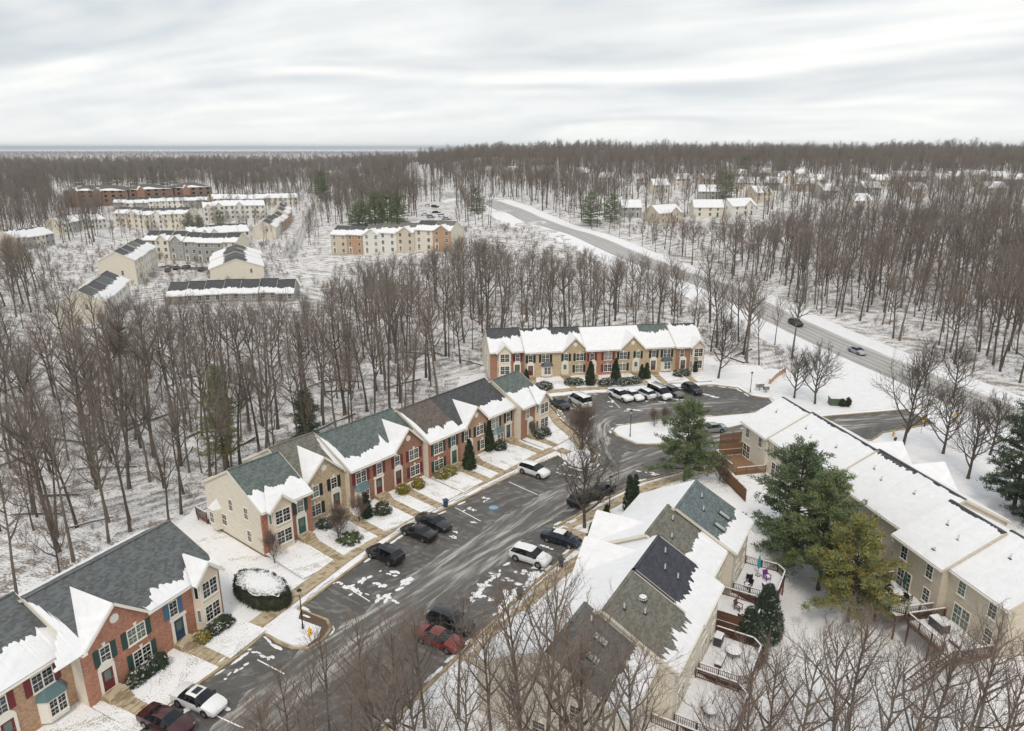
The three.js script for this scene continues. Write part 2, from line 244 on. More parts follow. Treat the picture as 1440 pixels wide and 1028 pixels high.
const KL = [[150, 1056], [277, 966], [345, 917], [372, 893], [388, 905], [410, 914], [434, 914], [456, 901], [467, 885], [462, 872], [421, 857], [515, 786], [565, 750], [610, 725], [680, 690], [740, 661], [785, 642], [802, 656], [820, 661], [838, 655], [843, 643], [832, 630], [816, 606], [800, 596], [788, 580], [770, 567], [766, 560]];
const FAR = [[800, 557], [855, 553], [967, 545], [1000, 542], [1037, 546], [1055, 557], [1080, 561], [1088, 572], [1050, 582], [905, 594], [868, 599], [860, 606], [866, 614], [895, 626], [930, 627], [975, 616], [1040, 599], [1167, 586], [1240, 580], [1295, 575], [1322, 566]];
const KR = [[1345, 590], [1305, 597], [1265, 604], [1240, 608], [1226, 619], [1130, 616], [1040, 618], [1014, 633], [1003, 650], [900, 678], [832, 711], [781, 741], [822, 758], [764, 808], [706, 861], [640, 925], [560, 1005], [500, 1066]];
struct('parking_lot', sheet([...P(KL), ...P(FAR), ...P(KR)], 0.02), 'asphalt');
struct('main_road', ribbon(main, -5, 5, (x, z) => onRoad(x, z) + 0.1, 0.2), 'road');
// a driven lane whose edges wander
function lane(px, w, y, seed, material, name) {
  const path = smooth(P(px), 260), m = new MB(); let run = 0; const row = path.map((q, i) => {
    const a = path[Math.max(0, i - 1)], b = path[Math.min(path.length - 1, i + 1)], l = Math.hypot(b[0] - a[0], b[1] - a[1]), nx = -(b[1] - a[1]) / l, nz = (b[0] - a[0]) / l; if (i) run += Math.hypot(q[0] - path[i - 1][0], q[1] - path[i - 1][1]);
    const fade = Math.min(1, i / 12, (260 - i) / 12), L = w * fade * (0.8 + 0.35 * fbm(run / 5, seed, 4)), R = w * fade * (0.8 + 0.35 * fbm(run / 5, seed + 9, 4)); return [[q[0] - nx * L, y, q[1] - nz * L], [q[0] + nx * R, y, q[1] + nz * R], run, L, R]; });
  for (let i = 0; i < row.length - 1; i++) { const [a, b, s, l, r] = row[i], [c, d, e, l2, r2] = row[i + 1], k = m.u.length; m.quad(b, d, c, a); [[s, r], [e, r2], [e, -l2], [s, r], [e, -l2], [s, -l]].forEach(([u, v], j) => { m.u[k + 2 * j] = u; m.u[k + 2 * j + 1] = v; }); }
  struct(name, m, material);
}
lane([[250, 1090], [340, 1022], [440, 942], [560, 856], [685, 764], [790, 702], [880, 657], [950, 628], [1030, 609], [1110, 602], [1200, 597], [1290, 585]], 3.3, 0.026, 1, 'slush', 'driven_lane');
lane([[862, 664], [846, 640], [840, 612], [850, 588], [900, 576], [980, 568], [1060, 566]], 2.2, 0.030, 7, 'slush', 'driven_lane');
lane([[600, 858], [660, 815], [720, 772]], 1.1, 0.034, 12, 'slush', 'driven_lane');
// snow left lying on the asphalt
{
  const m = new MB(), dab = (x, z, len, wid, ang, seed, top) => {
    const n = 18, c = Math.cos(ang), s = Math.sin(ang), o = [];
    for (let i = 0; i < n; i++) { const t = i / n * 2 * Math.PI, r = 0.85 + 0.18 * N2(Math.cos(t) * 1.2 + seed * 3.1, Math.sin(t) * 1.2 + seed) + 0.09 * N2b(Math.cos(t) * 4 + seed, Math.sin(t) * 4), a = Math.cos(t) * len / 2 * r, b = Math.sin(t) * wid / 2 * r; o.push([x + a * c - b * s, z + a * s + b * c]); }
    for (let i = 0; i < n; i++) { const p = o[i], q = o[(i + 1) % n]; m.tri([x, top + 0.03, z], [q[0], top - 0.02, q[1]], [p[0], top - 0.02, p[1]]); }
  };
  const patch = (px, py, len, wid, ang, seed) => { const [x, z] = G(px, py), r = rng(seed * 31 + 7), n = 3 + Math.round(len * 1.6); for (let k = 0; k < n; k++) { const f = (r() - 0.5) * len, e = (r() - 0.5) * wid * 0.7; dab(x + f * Math.cos(ang) - e * Math.sin(ang), z + f * Math.sin(ang) + e * Math.cos(ang), wid * (0.35 + 0.6 * r()) + 0.12, wid * (0.2 + 0.3 * r()) + 0.08, ang + (r() - 0.5), seed + k * 0.37, 0.045 + 0.004 * k); } };
  const st = 0.47, rw = -0.95;
  [[517, 813, 4, 0.9], [530, 822, 2.2, 0.8], [485, 825, 3.4, 0.9], [498, 834, 1.4, 0.6], [512, 836, 1, 0.5], [552, 806, 1.6, 1], [560, 828, 5.5, 1.3], [545, 842, 3, 0.8], [640, 756, 1.2, 0.6], [655, 717, 1.5, 0.6], [664, 717, 1, 0.5], [683, 701, 1, 0.6], [682, 705, 0.8, 0.5], [666, 735, 1, 0.5], [312, 990, 2.4, 0.7], [330, 945, 2.6, 0.6], [366, 920, 2.8, 0.6], [375, 925, 1.4, 0.5], [258, 1002, 4, 1.2], [640, 748, 1, 0.5], [895, 577, 3, 0.8], [880, 578, 2.4, 0.6], [860, 572, 1, 0.4], [806, 575, 3, 0.8], [863, 563, 4, 1], [1060, 605, 4, 0.8], [800, 668, 3.5, 0.7], [790, 655, 3, 0.6], [925, 668, 6, 1], [935, 566, 2, 0.7], [915, 562, 3, 0.8], [958, 563, 3, 0.9], [990, 556, 5, 1.6]].forEach(([a, b, l, w], i) => patch(a, b, l, w, i % 3 ? st : rw, i));
  [[738, 806, 5.4, 1.0], [722, 818, 5.6, 1.0], [706, 830, 5.5, 1.1], [690, 845, 5.5, 1.0], [697, 812, 6.5, 0.9, 1], [680, 826, 6, 0.9, 1], [757, 812, 5, 1.1, 1], [735, 829, 7, 1.3, 1], [712, 845, 6, 1.2, 1], [768, 770, 3, 0.6], [770, 800, 3, 1.5]].forEach(([a, b, l, w, along], i) => patch(a, b, l, w, along ? rw - 0.1 : st, i + 60));
  { const r = rng(404), edge = (list, y) => { for (let i = 0; i < list.length - 1; i++) { const a = list[i], b = list[i + 1], L = Math.hypot(b[0] - a[0], b[1] - a[1]), n = Math.round(L / 0.7); for (let k = 0; k < n; k++) { const q = r(), w = r(), f = (k + r()) / n, x = lerp(a[0], b[0], f), z = lerp(a[1], b[1], f); if (fbm(x / 6, z / 6, 3) + 0.25 * q < 0.02) continue; const nx = -(b[1] - a[1]) / L, nz = (b[0] - a[0]) / L, o = w < 0.65 ? -0.55 - 0.3 * q : 0.15 + 0.2 * q; dab(x + nx * o, z + nz * o, 0.8 + q, 0.2 + 0.3 * q, Math.atan2(b[1] - a[1], b[0] - a[0]) + 0.2 * (w - 0.5), k + i, w < 0.65 ? 0.19 : 0.05); } } }; edge(P(KL).slice(1), 0.15); edge(P(KR).slice(5), 0.15); edge(P(FAR).slice(0, 14), 0.15); }
  const o = struct('snow_remnants', m, 'snow'); o.userData = { kind: 'stuff' };
}
// blue badge painted on the asphalt
{ const [x, z] = G(694, 714), m = new MB(); for (let i = 0; i < 14; i++) { const a = i / 14 * 6.283, b = (i + 1) / 14 * 6.283; m.tri([x, 0.033, z], [x + 0.6 * Math.cos(b), 0.033, z + 0.55 * Math.sin(b)], [x + 0.6 * Math.cos(a), 0.033, z + 0.55 * Math.sin(a)]); } struct('road_marking', m, 'bluePaint'); }
{ const m = new MB(); for (const [a, b] of [[[300, 1005], [342, 1024]], [[362, 928], [400, 948]], [[484, 823], [520, 846]], [[640, 714], [676, 733]], [[716, 678], [756, 696]], [[800, 562], [815, 578]], [[855, 557], [872, 574]]]) { const p = G(...a), q = G(...b); m.beam([p[0], 0.026, p[1]], [q[0], 0.026, q[1]], 0.11, 0.006); } struct('stall_line', m, 'whitePaint'); }

// kerbs: a real step all along the edges of the asphalt
const dense = (list, step = 1) => { const o = []; for (let i = 0; i < list.length - 1; i++) { const a = list[i], b = list[i + 1], n = Math.max(1, Math.round(Math.hypot(b[0] - a[0], b[1] - a[1]) / step)); for (let k = 0; k < n; k++) o.push([lerp(a[0], b[0], k / n), lerp(a[1], b[1], k / n)]); } o.push(list[list.length - 1]); return o; };
const kl = P(KL), kr = P(KR), kf = P(FAR);
struct('kerb', ribbon(kl, -0.28, 0, () => 0.15, 0.17), 'kerb');
struct('kerb', ribbon([kl[kl.length - 1], ...kf.slice(0, 8)], -0.28, 0, () => 0.15, 0.17), 'kerb');
struct('kerb', ribbon(kf.slice(7), -0.28, 0, () => 0.15, 0.17), 'kerb');
struct('kerb', ribbon(kr.slice(1), -0.28, 0, () => 0.15, 0.17), 'kerb');
// pavement in cast slabs along the left side and before the middle row
function pavement(list, o0, o1, label) {
  const g = new THREE.Group(); g.name = numbered('pavement'); g.userData = { kind: 'structure' }; scene.add(g);
  const path = dense(list, 1.5), off = (i, o) => { const a = path[Math.max(0, i - 1)], b = path[Math.min(path.length - 1, i + 1)], l = Math.hypot(b[0] - a[0], b[1] - a[1]); return [path[i][0] + (b[1] - a[1]) / l * -o, path[i][1] + (b[0] - a[0]) / l * o]; };
  for (let i = 0; i < path.length - 1; i++) {
    const a = off(i, o0), b = off(i + 1, o0), c = off(i + 1, o1), d = off(i, o1), sh = (p, q) => [lerp(p[0], q[0], 0.012), lerp(p[1], q[1], 0.012)], y = 0.145 + 0.006 * hash(i, 5);
    const m = block([sh(a, b), sh(b, a), sh(c, d), sh(d, c)], -0.02, y); mesh('paving_slab', m, 'concrete', g);
  }
}
const sideL = smooth(P([[118, 1070], [207, 1000], [300, 930], [352, 896], [402, 859], [450, 822], [510, 777], [560, 745], [605, 719], [680, 682], [745, 651], [782, 634]]), 80);
pavement(sideL, -1.75, -0.1);
pavement(smooth(P([[782, 634], [800, 640], [818, 640], [822, 630], [806, 608], [792, 597], [779, 580], [764, 565], [757, 556], [790, 551], [855, 547]]), 50), -1.3, 0.1);
pavement(smooth(P([[1010, 655], [905, 686], [838, 719], [790, 746], [830, 764], [772, 814], [715, 866], [650, 930]]), 60), -1.2, 0.35);
// the planted islands: snow inside the kerb
const island = (list, m = 'snow') => struct('island', block(P(list), -0.02, 0.16), m);
island([[375, 892], [392, 901], [412, 909], [432, 909], [447, 897], [452, 884], [420, 872], [402, 866]]);
{ const o = struct('island', block(P([[420, 871], [452, 884], [449, 897], [433, 909], [436, 912], [455, 900], [465, 885], [460, 873], [423, 859]]), -0.02, 0.14), 'soil'); }
island([[797, 640], [806, 651], [822, 655], [834, 650], [838, 642], [826, 634], [812, 633]]);
island([[908, 595], [870, 600], [863, 606], [869, 613], [896, 624], [930, 625], [975, 613], [1042, 598], [1120, 590], [1085, 578], [1050, 583]]);
{ const m = block(P([[768, 568], [786, 582], [797, 598], [812, 607], [826, 628], [815, 628], [803, 612], [790, 600], [778, 584]]), -0.02, 0.13); struct('verge', m, 'soil'); }
// snow-covered lawns on the far side and by the junction
struct('lawn', block(P([[1012, 660], [1003, 654], [902, 681], [836, 713], [788, 742], [831, 763], [772, 812], [716, 864], [654, 928], [570, 1012], [520, 1070], [700, 1100], [760, 930], [840, 840], [850, 780], [905, 690], [960, 680]]), -0.02, 0.12), 'yard');
struct('lawn', block(P([[1226, 621], [1243, 611], [1268, 607], [1310, 600], [1350, 594], [1400, 610], [1500, 650], [1500, 760], [1440, 740], [1340, 690], [1300, 660]]), -0.02, 0.12), 'snow');
struct('lawn', block(P([[1090, 566], [1083, 556], [1058, 553], [1040, 542], [1000, 538], [1010, 528], [1100, 520], [1180, 530], [1270, 560], [1310, 568], [1292, 571], [1238, 576], [1165, 582], [1100, 585]]), -0.02, 0.12), 'snow');
// the verges of the main road, ploughed clear of scrub
struct('verge', ribbon(main.slice(128), 5.2, 15, (x, z) => ground(x, z) + 0.06, 0.1), 'snow');
struct('verge', ribbon(main.slice(128), -11, -5.2, (x, z) => ground(x, z) + 0.06, 0.1), 'snow');
// worn path across the junction lawn
// ---------------------------------------------------------------- houses
const geoCache = new Map(), cached = (key, make) => { if (!geoCache.has(key)) { const g = make(); geoCache.set(key, g instanceof MB ? g.geo() : g); } return geoCache.get(key); };
// a sash window: white frame with glazing bars, the pane behind them
function windowAt(parent, x, y, z, w, h, o = {}) {
  const two = o.two ? 2 : 1, f = 0.075, key = `win${w}|${h}|${two}|${o.far ? 1 : 0}`;
  const g = cached(key, () => {
    const m = new MB(); m.box(-w / 2, 0, 0, w / 2, f, 0.08); m.box(-w / 2, h - f, 0, w / 2, h, 0.08); m.box(-w / 2, f, 0, -w / 2 + f, h - f, 0.08); m.box(w / 2 - f, f, 0, w / 2, h - f, 0.08);
    if (!o.far) {
      m.box(-w / 2 - 0.06, -0.07, 0, w / 2 + 0.06, 0, 0.12);
      for (let k = 0; k < two; k++) { const a = -w / 2 + f + k * (w - 2 * f) / two, b = a + (w - 2 * f) / two; if (k) m.box(a - 0.05, f, 0, a + 0.05, h - f, 0.075); m.box(a + (k ? 0.05 : 0), h / 2 - 0.03, 0, b - (two > 1 && !k ? 0.05 : 0), h / 2 + 0.03, 0.07); const c = (a + b) / 2; m.box(c - 0.01, f, 0, c + 0.01, h / 2 - 0.03, 0.05); m.box(c - 0.01, h / 2 + 0.03, 0, c + 0.01, h - f, 0.05); for (const yy of [h * 0.27, h * 0.75]) m.box(a + 0.05, yy - 0.01, 0, b - 0.05, yy + 0.01, 0.045); }
    }
    return m;
  });
  const frame = mesh('window', g, 'trim', parent); frame.position.set(x, y, z); frame.rotation.y = o.turn || 0;
  const pane = mesh('pane', cached(`pane${w}|${h}`, () => new MB().box(-w / 2 + f, f, 0.005, w / 2 - f, h - f, 0.03)), o.pane || ['glass', 'glassDim', 'glassBlind', 'glass', 'glassDim', 'glassGreen'][Math.floor(hash(x * 7.1, y * 3.3, w + z + seedNo) * 6)], frame);
  if (o.shutter) for (const s of [-1, 1]) { if (o.only && o.only !== s) continue; const sh = mesh('shutter', cached(`shut${h}`, () => new MB().box(-0.24, 0, 0, 0.24, h, 0.05)), o.shutter, parent); sh.position.set(x + s * (w / 2 + 0.28) * Math.cos(o.turn || 0), y, z - s * (w / 2 + 0.28) * Math.sin(o.turn || 0)); sh.rotation.y = o.turn || 0; }
  if (o.key) { const k = mesh('keystone', cached('keystone', () => new MB().slab([[-0.1, 0, 0.06], [0.1, 0, 0.06], [0.16, 0.32, 0.06], [-0.16, 0.32, 0.06]], [0, 0, 0.06])), 'trim', parent); k.position.set(x, y + h + 0.01, z); }
  return frame;
}
function arch(w, h, r, t, d) { const s = new THREE.Shape(); s.moveTo(-w / 2 - t, 0); s.lineTo(-w / 2 - t, h); s.absarc(0, h, w / 2 + t, Math.PI, 0, true); s.lineTo(w / 2 + t, 0); s.closePath(); const q = new THREE.Path(); q.moveTo(-w / 2, 0.02); q.lineTo(-w / 2, h * 0.96); q.lineTo(w / 2, h * 0.96); q.lineTo(w / 2, 0.02); q.closePath(); s.holes.push(q); return new THREE.ExtrudeGeometry(s, { depth: d, bevelEnabled: false, curveSegments: 10 }); }
function doorAt(parent, x, y, z, o = {}) {
  const w = 1.0, h = 2.1;
  if (o.arch !== false) { const a = mesh('door_surround', cached('arch', () => arch(w, h, 0, 0.22, 0.1)), 'trim', parent); a.position.set(x, y, z); }
  else { const a = mesh('door_surround', cached('pedi', () => new MB().box(-0.75, 0, 0, -0.5, h + 0.12, 0.1).box(0.5, 0, 0, 0.75, h + 0.12, 0.1).box(-0.85, h + 0.12, 0, 0.85, h + 0.4, 0.16)), 'trim', parent); a.position.set(x, y, z); }
  const d = mesh('door', cached('door', () => new MB().box(-w / 2, 0.02, 0, w / 2, h * 0.96, 0.045)), o.color || 'doorGreen', parent); d.position.set(x, y, z);
  mesh('glass_light', cached('dl', () => new MB().box(-0.28, 0.95, 0.045, 0.28, 1.85, 0.06)), 'glassGreen', d);
  mesh('handle', cached('dh', () => new MB().box(0.36, 0.95, 0.045, 0.41, 1.1, 0.09)), 'rim', d);
}
// snow on a roof plane: columns along the eave, each from lo(u) to hi(u) up the slope
function snowOn(parent, O, U, V, N, W, lo, hi, th = 0.1, step = 0.12) {
  const m = new MB(), n = Math.max(4, Math.round(W / step)), at = (u, v, t) => [O[0] + U[0] * u + V[0] * v + N[0] * t, O[1] + U[1] * u + V[1] * v + N[1] * t, O[2] + U[2] * u + V[2] * v + N[2] * t];
  const c = []; for (let i = 0; i <= n; i++) { const u = W * i / n; c.push([u, lo(u), Math.max(lo(u), hi(u))]); }
  for (let i = 0; i < n; i++) {
    const [u, a, b] = c[i], [w, d, e] = c[i + 1]; if (b - a < 0.02 && e - d < 0.02) continue;
    const tp = Math.min(0.3, (b - a) * 0.6), tq = Math.min(0.3, (e - d) * 0.6), wv = (x, v) => th * (0.8 + 0.45 * N2(x * 0.8 + O[0], v * 0.8)); m.quad(at(u, a, th), at(w, d, th), at(w, e - tq, wv(w, e)), at(u, b - tp, wv(u, b))); m.quad(at(u, b - tp, wv(u, b)), at(w, e - tq, wv(w, e)), at(w, e, 0.02), at(u, b, 0.02)); m.quad(at(u, a, 0.01), at(w, d, 0.01), at(w, d, th), at(u, a, th));
    if (i === 0) m.quad(at(u, a, 0.01), at(u, a, th), at(u, b, th), at(u, b, 0.01)); if (i === n - 1) m.quad(at(w, d, th), at(w, d, 0.01), at(w, e, 0.01), at(w, e, th));
  }
  if (m.p.length) mesh('snow_cover', m, 'snow', parent);
}
const ragged = (seed, base, amp, fine) => (u) => base + amp * fbm(u / 2.6 + seed * 7.3, seed, 3) + fine * 0.75 * (N2b(u * 1.9 + seed, seed * 3) * 0.65 + N2(u * 4.6 + seed, 2) * 0.35);
let seedNo = 0;
/* one town house; local x along the front (right as you face it), front wall at z = 0, back at z = -d
   o: w d he rise wall side roof ; gable {x w h} ; bay {x w} ; oriel {x} ; win [[x,y,w,two?]] ; shutter ; door [{x color arch}] ; fs / bs front and back snow */
function house(o, pos, turn, label, category = 'townhouse', group) {
  const t = thing(o.name || 'townhouse', label, category, pos, turn, group), sd = ++seedNo;
  const w = o.w, d = o.d || 12, he = o.he || 5.3, rise = o.rise || 3.2, hr = he + rise, dn = o.down ?? 0.6, mid = -d / 2, ov = 0.32, x0 = -w / 2, x1 = w / 2;
  const th = 0.25, sl = Math.hypot(d / 2, rise), ny = (d / 2) / sl, nz = rise / sl;
  // walls
  const fw = new MB().box(x0, -dn, -th, x1, he, 0); mesh('front_wall', fw, o.wall || 'brickRed', t);
  mesh('back_wall', new MB().box(x0, -(o.downBack ?? dn), -d, x1, he, -d + th), o.side || 'siding', t);
  for (const s of [-1, 1]) { const a = s < 0 ? x0 + 0.001 : x1 - th, b = s < 0 ? x0 + th : x1 - 0.001, m = new MB(), prof = [[-th, -(dn)], [-th, he - 0.12], [mid, hr - 0.14], [-d + th, he - 0.12], [-d + th, -(o.downBack ?? dn)]]; const A = prof.map(([z, y]) => [a, y, z]), B = prof.map(([z, y]) => [b, y, z]); for (let i = 1; i < 4; i++) { m.tri(A[0], A[i], A[i + 1]); m.tri(B[0], B[i + 1], B[i]); } for (let i = 0; i < 5; i++) { const j = (i + 1) % 5; m.quad(A[j], A[i], B[i], B[j]); } mesh('side_wall', m, o.side || 'siding', t); }
  // roof: two thick slopes
  const roof = new THREE.Group(); roof.name = 'roof'; t.add(roof);
  const ov0 = o.ox ?? 0.12, oL = /L/.test(o.join || '') ? 0 : ov0, oR = /R/.test(o.join || '') ? -0.004 : ov0, dy = -ov * rise / (d / 2), X0 = x0 - oL, X1 = x1 + oR, gl = o.gable ? o.gable.x - o.gable.w / 2 : 0, gr = o.gable ? o.gable.x + o.gable.w / 2 : 0, ky = (z) => he - z * rise / (d / 2);
  const fsl = new MB(), offF = [0, 0.16 * ny, 0.16 * nz], zc = -0.35, eave = o.gable ? [[X0, gl], [gr, X1]].filter(([a, b]) => b - a > 0.05) : [[X0, X1]];
  if (o.gable) { for (const [a, b] of eave) fsl.slab([[a, ky(ov), ov], [b, ky(ov), ov], [b, ky(zc), zc], [a, ky(zc), zc]], offF); fsl.slab([[X0, ky(zc), zc], [X1, ky(zc), zc], [X1, hr, mid], [X0, hr, mid]], offF); } else fsl.slab([[X0, he + dy, ov], [X1, he + dy, ov], [X1, hr, mid], [X0, hr, mid]], offF);
  mesh('front_slope', fsl, o.roof || 'roofGrey', roof);
  mesh('back_slope', new MB().slab([[X1, he + dy, -d - ov], [X0, he + dy, -d - ov], [X0, hr, mid - 0.001], [X1, hr, mid - 0.001]], [0, 0.16 * ny, -0.16 * nz]), o.roofBack || o.roof || 'roofGrey', roof);
  mesh('ridge_cap', new MB().beam([X0, hr + 0.02, mid], [X1, hr + 0.02, mid], 0.3, 0.06), o.roof || 'roofGrey', roof);
  for (const [a, b] of eave) mesh('gutter', new MB().box(a, he + dy - 0.17, ov, b, he + dy - 0.02, ov + 0.13), 'trim', roof);
  mesh('gutter', new MB().box(X0, he + dy - 0.17, -d - ov - 0.13, X1, he + dy - 0.02, -d - ov), 'trim', roof);
  for (const s of [-1, 1]) if (!(o.join || '').includes(s < 0 ? 'L' : 'R')) mesh('rake_board', new MB().beam([s * (w / 2 + ov0 + 0.03), he + dy - 0.12, ov], [s * (w / 2 + ov0 + 0.03), hr - 0.12, mid], 0.05, 0.26).beam([s * (w / 2 + ov0 + 0.03), hr - 0.12, mid], [s * (w / 2 + ov0 + 0.03), he + dy - 0.12, -d - ov], 0.05, 0.26), o.rake || 'siding', roof);
  const full = sl + ov, Uf = [1, 0, 0], Vf = [0, rise / sl, -(d / 2) / sl], Nf = [0, ny, nz], Of = [X0, he + dy, ov], Ob = [X1, he + dy, -d - ov], Vb = [0, rise / sl, (d / 2) / sl], Nb = [0, ny, -nz], WW = X1 - X0, lo0 = (u) => o.gable && u + X0 > gl - 0.1 && u + X0 < gr + 0.1 ? 0.78 : 0;
  const fs = o.fs ?? 0.32, bs = o.bs ?? 1, fine = o.fine ?? 0.35;
  if (fs >= 1) snowOn(roof, Of, Uf, Vf, Nf, WW, lo0, () => full - 0.05 - (o.bare || 0) * Math.max(0, 0.6 + N2b(sd, 5)), 0.1); else if (fs > 0) snowOn(roof, Of, Uf, Vf, Nf, WW, lo0, o.hi || ragged(sd, full * fs, full * 0.14, fine));
  if (o.ft) snowOn(roof, Of, Uf, Vf, Nf, WW, ragged(sd + 50, full * (1 - o.ft), 0.3, fine), () => full - 0.03);
  if (bs >= 1) snowOn(roof, Ob, [-1, 0, 0], Vb, Nb, WW, () => 0, o.bareTop ? ragged(sd + 9, full - o.bareTop, 0.3, o.bareTop * 0.9) : () => full - 0.06, 0.1); else if (bs > 0) snowOn(roof, Ob, [-1, 0, 0], Vb, Nb, WW, () => 0, ragged(sd + 20, full * bs, full * 0.12, fine));
  // snow drifted along one rake
  if (o.drift) snowOn(roof, Of, Uf, Vf, Nf, 0.75, () => 0.2, (u) => full * (0.93 - 0.75 * Math.pow(u / 0.75, 2.2) * (0.7 + 0.5 * N2(u * 9, sd))), 0.08, 0.06);
  if (o.driftR) snowOn(roof, [X1 - 0.75, he + dy, ov], Uf, Vf, Nf, 0.75, () => 0.2, (u) => full * (0.93 - 0.75 * Math.pow(1 - u / 0.75, 2.2) * (0.7 + 0.5 * N2(u * 9, sd))), 0.08, 0.06);
  const cross = (gx, gw, gh, wall, zf, snowL, snowR, mat) => {              // a gable standing on the front wall, its roof running back into the main one
    const za = zf - (gh / rise) * (d / 2), ya = he + gh;
    const gable = new THREE.Group(); gable.name = 'front_gable'; t.add(gable);
    const tri = new MB().slab([[gx - gw / 2, he, zf + 0.005], [gx + gw / 2, he, zf + 0.005], [gx, ya - 0.1, zf + 0.005]], [0, 0, 0.2]); mesh('gable_wall', tri, wall, gable);
    for (const s of [-1, 1]) {
      const e = [gx + s * (gw / 2 + 0.25), he - 0.16, zf + 0.3], a = [gx, ya, zf + 0.3], b = [gx, ya, za - 0.2], v = [gx + s * (gw / 2 + 0.25), he - 0.16, zf - 0.1], poly = s < 0 ? [e, a, b, v] : [a, e, v, b], l = Math.hypot(gw / 2, gh), off = [s * 0.13 * gh / l, 0.13 * (gw / 2) / l, 0];
      mesh('gable_slope', new MB().slab(poly, off), mat || o.roof || 'roofGrey', gable);
      mesh('rake_board', new MB().beam([e[0], e[1] - 0.08, e[2] + 0.03], [a[0], a[1] - 0.08, a[2] + 0.03], 0.06, 0.24), 'trim', gable);
      if (s < 0 ? snowL : snowR) { const up = (q) => [q[0] + off[0] * 0.85, q[1] + off[1] * 0.85 + 0.01, q[2]]; mesh('snow_cover', new MB().slab(poly.map(up), off.map((k) => k * 0.8)), 'snow', gable); }
    }
    return gable;
  };
  if (o.gable) { const g = o.gable, gb = cross(g.x, g.w, g.h || 2.3, g.wall || o.wall || 'brickRed', 0.012, g.snowL ?? true, g.snowR ?? false); if (g.vent !== false) { const v = mesh('gable_vent', cached('gv', () => { const q = new THREE.CylinderGeometry(0.42, 0.42, 0.06, 8); q.rotateX(Math.PI / 2); return q; }), 'trim', gb); v.position.set(g.x, he + (g.h || 2.3) * 0.42, 0.05); } if (g.valley) snowOn(roof, [g.x - g.w / 2 - 2.6, he + dy, ov], Uf, Vf, Nf, 2.6, () => 0, (u) => Math.max(0.3, u * 1.4 + 0.3 * N2(u * 3, sd)), 0.1); }
  if (o.bay) {                                                      // two-storey bay with its own gable
    const b = o.bay, bw = b.w, p = 0.75, bay = new THREE.Group(); bay.name = 'bay'; t.add(bay);
    const poly = [[b.x - bw / 2, 0], [b.x - bw / 2 + 0.35, p], [b.x + bw / 2 - 0.35, p], [b.x + bw / 2, 0]], m = new MB();
    for (let i = 0; i < 3; i++) { const [a, c] = poly[i], [e, f] = poly[i + 1]; m.quad([a, -dn, c], [e, -dn, f], [e, he, f], [a, he, c]); } mesh('bay_wall', m, b.wall || 'panel', bay);
    mesh('corner_board', new MB().box(poly[1][0] - 0.06, -dn, p - 0.05, poly[1][0] + 0.06, he, p + 0.03).box(poly[2][0] - 0.06, -dn, p - 0.05, poly[2][0] + 0.06, he, p + 0.03).box(poly[1][0] + 0.06, 2.62, p, poly[2][0] - 0.06, 2.75, p + 0.04), 'trim', bay);
    for (const y of [0.75, 3.25]) windowAt(bay, b.x, y, p + 0.01, bw - 0.95, 1.7, { two: true, pane: 'glass' });
    for (const s of [-1, 1]) for (const y of [0.9, 3.4]) windowAt(bay, b.x + s * (bw / 2 - 0.18 + 0.01), y, p / 2 + 0.01, 0.45, 1.4, { far: true, turn: s * 1.13 });
    const gb = cross(b.x, bw + 0.1, b.h || 1.5, b.wall || 'panel', p, b.snowL ?? true, b.snowR ?? true); gb.name = 'bay_gable';
  }
  if (o.oriel) {                                                    // ground-floor bay window under a metal hood
    const X = o.oriel.x, bay = new THREE.Group(); bay.name = 'bay_window'; t.add(bay); const q = [[X - 1.15, 0], [X - 0.75, 0.6], [X + 0.75, 0.6], [X + 1.15, 0]], m = new MB();
    for (let i = 0; i < 3; i++) { const [a, c] = q[i], [e, f] = q[i + 1]; m.quad([a, 0.2, c], [e, 0.2, f], [e, 2.3, f], [a, 2.3, c]); } m.quad([q[0][0], 0.2, 0], [q[3][0], 0.2, 0], [q[2][0], 0.2, 0.6], [q[1][0], 0.2, 0.6]); mesh('bay_wall', m, 'trim', bay);
    windowAt(bay, X, 0.65, 0.61, 1.4, 1.5, { two: true, pane: 'glass' });
    const hd = new MB(), r = [[X - 1.3, 0.01], [X - 0.85, 0.78], [X + 0.85, 0.78], [X + 1.3, 0.01]], tp = [[X - 0.85, 0.01], [X - 0.55, 0.2], [X + 0.55, 0.2], [X + 0.85, 0.01]]; for (let i = 0; i < 3; i++) hd.quad([r[i][0], 2.28, r[i][1]], [r[i + 1][0], 2.28, r[i + 1][1]], [tp[i + 1][0], 3.05, tp[i + 1][1]], [tp[i][0], 3.05, tp[i][1]]); hd.quad([tp[0][0], 3.05, 0.01], [tp[1][0], 3.05, 0.2], [tp[2][0], 3.05, 0.2], [tp[3][0], 3.05, 0.01]); hd.quad([r[3][0], 2.28, 0.01], [r[2][0], 2.28, 0.78], [r[1][0], 2.28, 0.78], [r[0][0], 2.28, 0.01]); mesh('metal_hood', hd, o.oriel.m || 'copper', bay);
  }
  for (const [x, y, ww, two, only, pane] of o.win || []) windowAt(t, x, y, 0.015, ww, o.wh || 1.55, { two, shutter: two === undefined && ww < 0.5 ? null : o.shutter, only, key: o.key ?? true, pane });
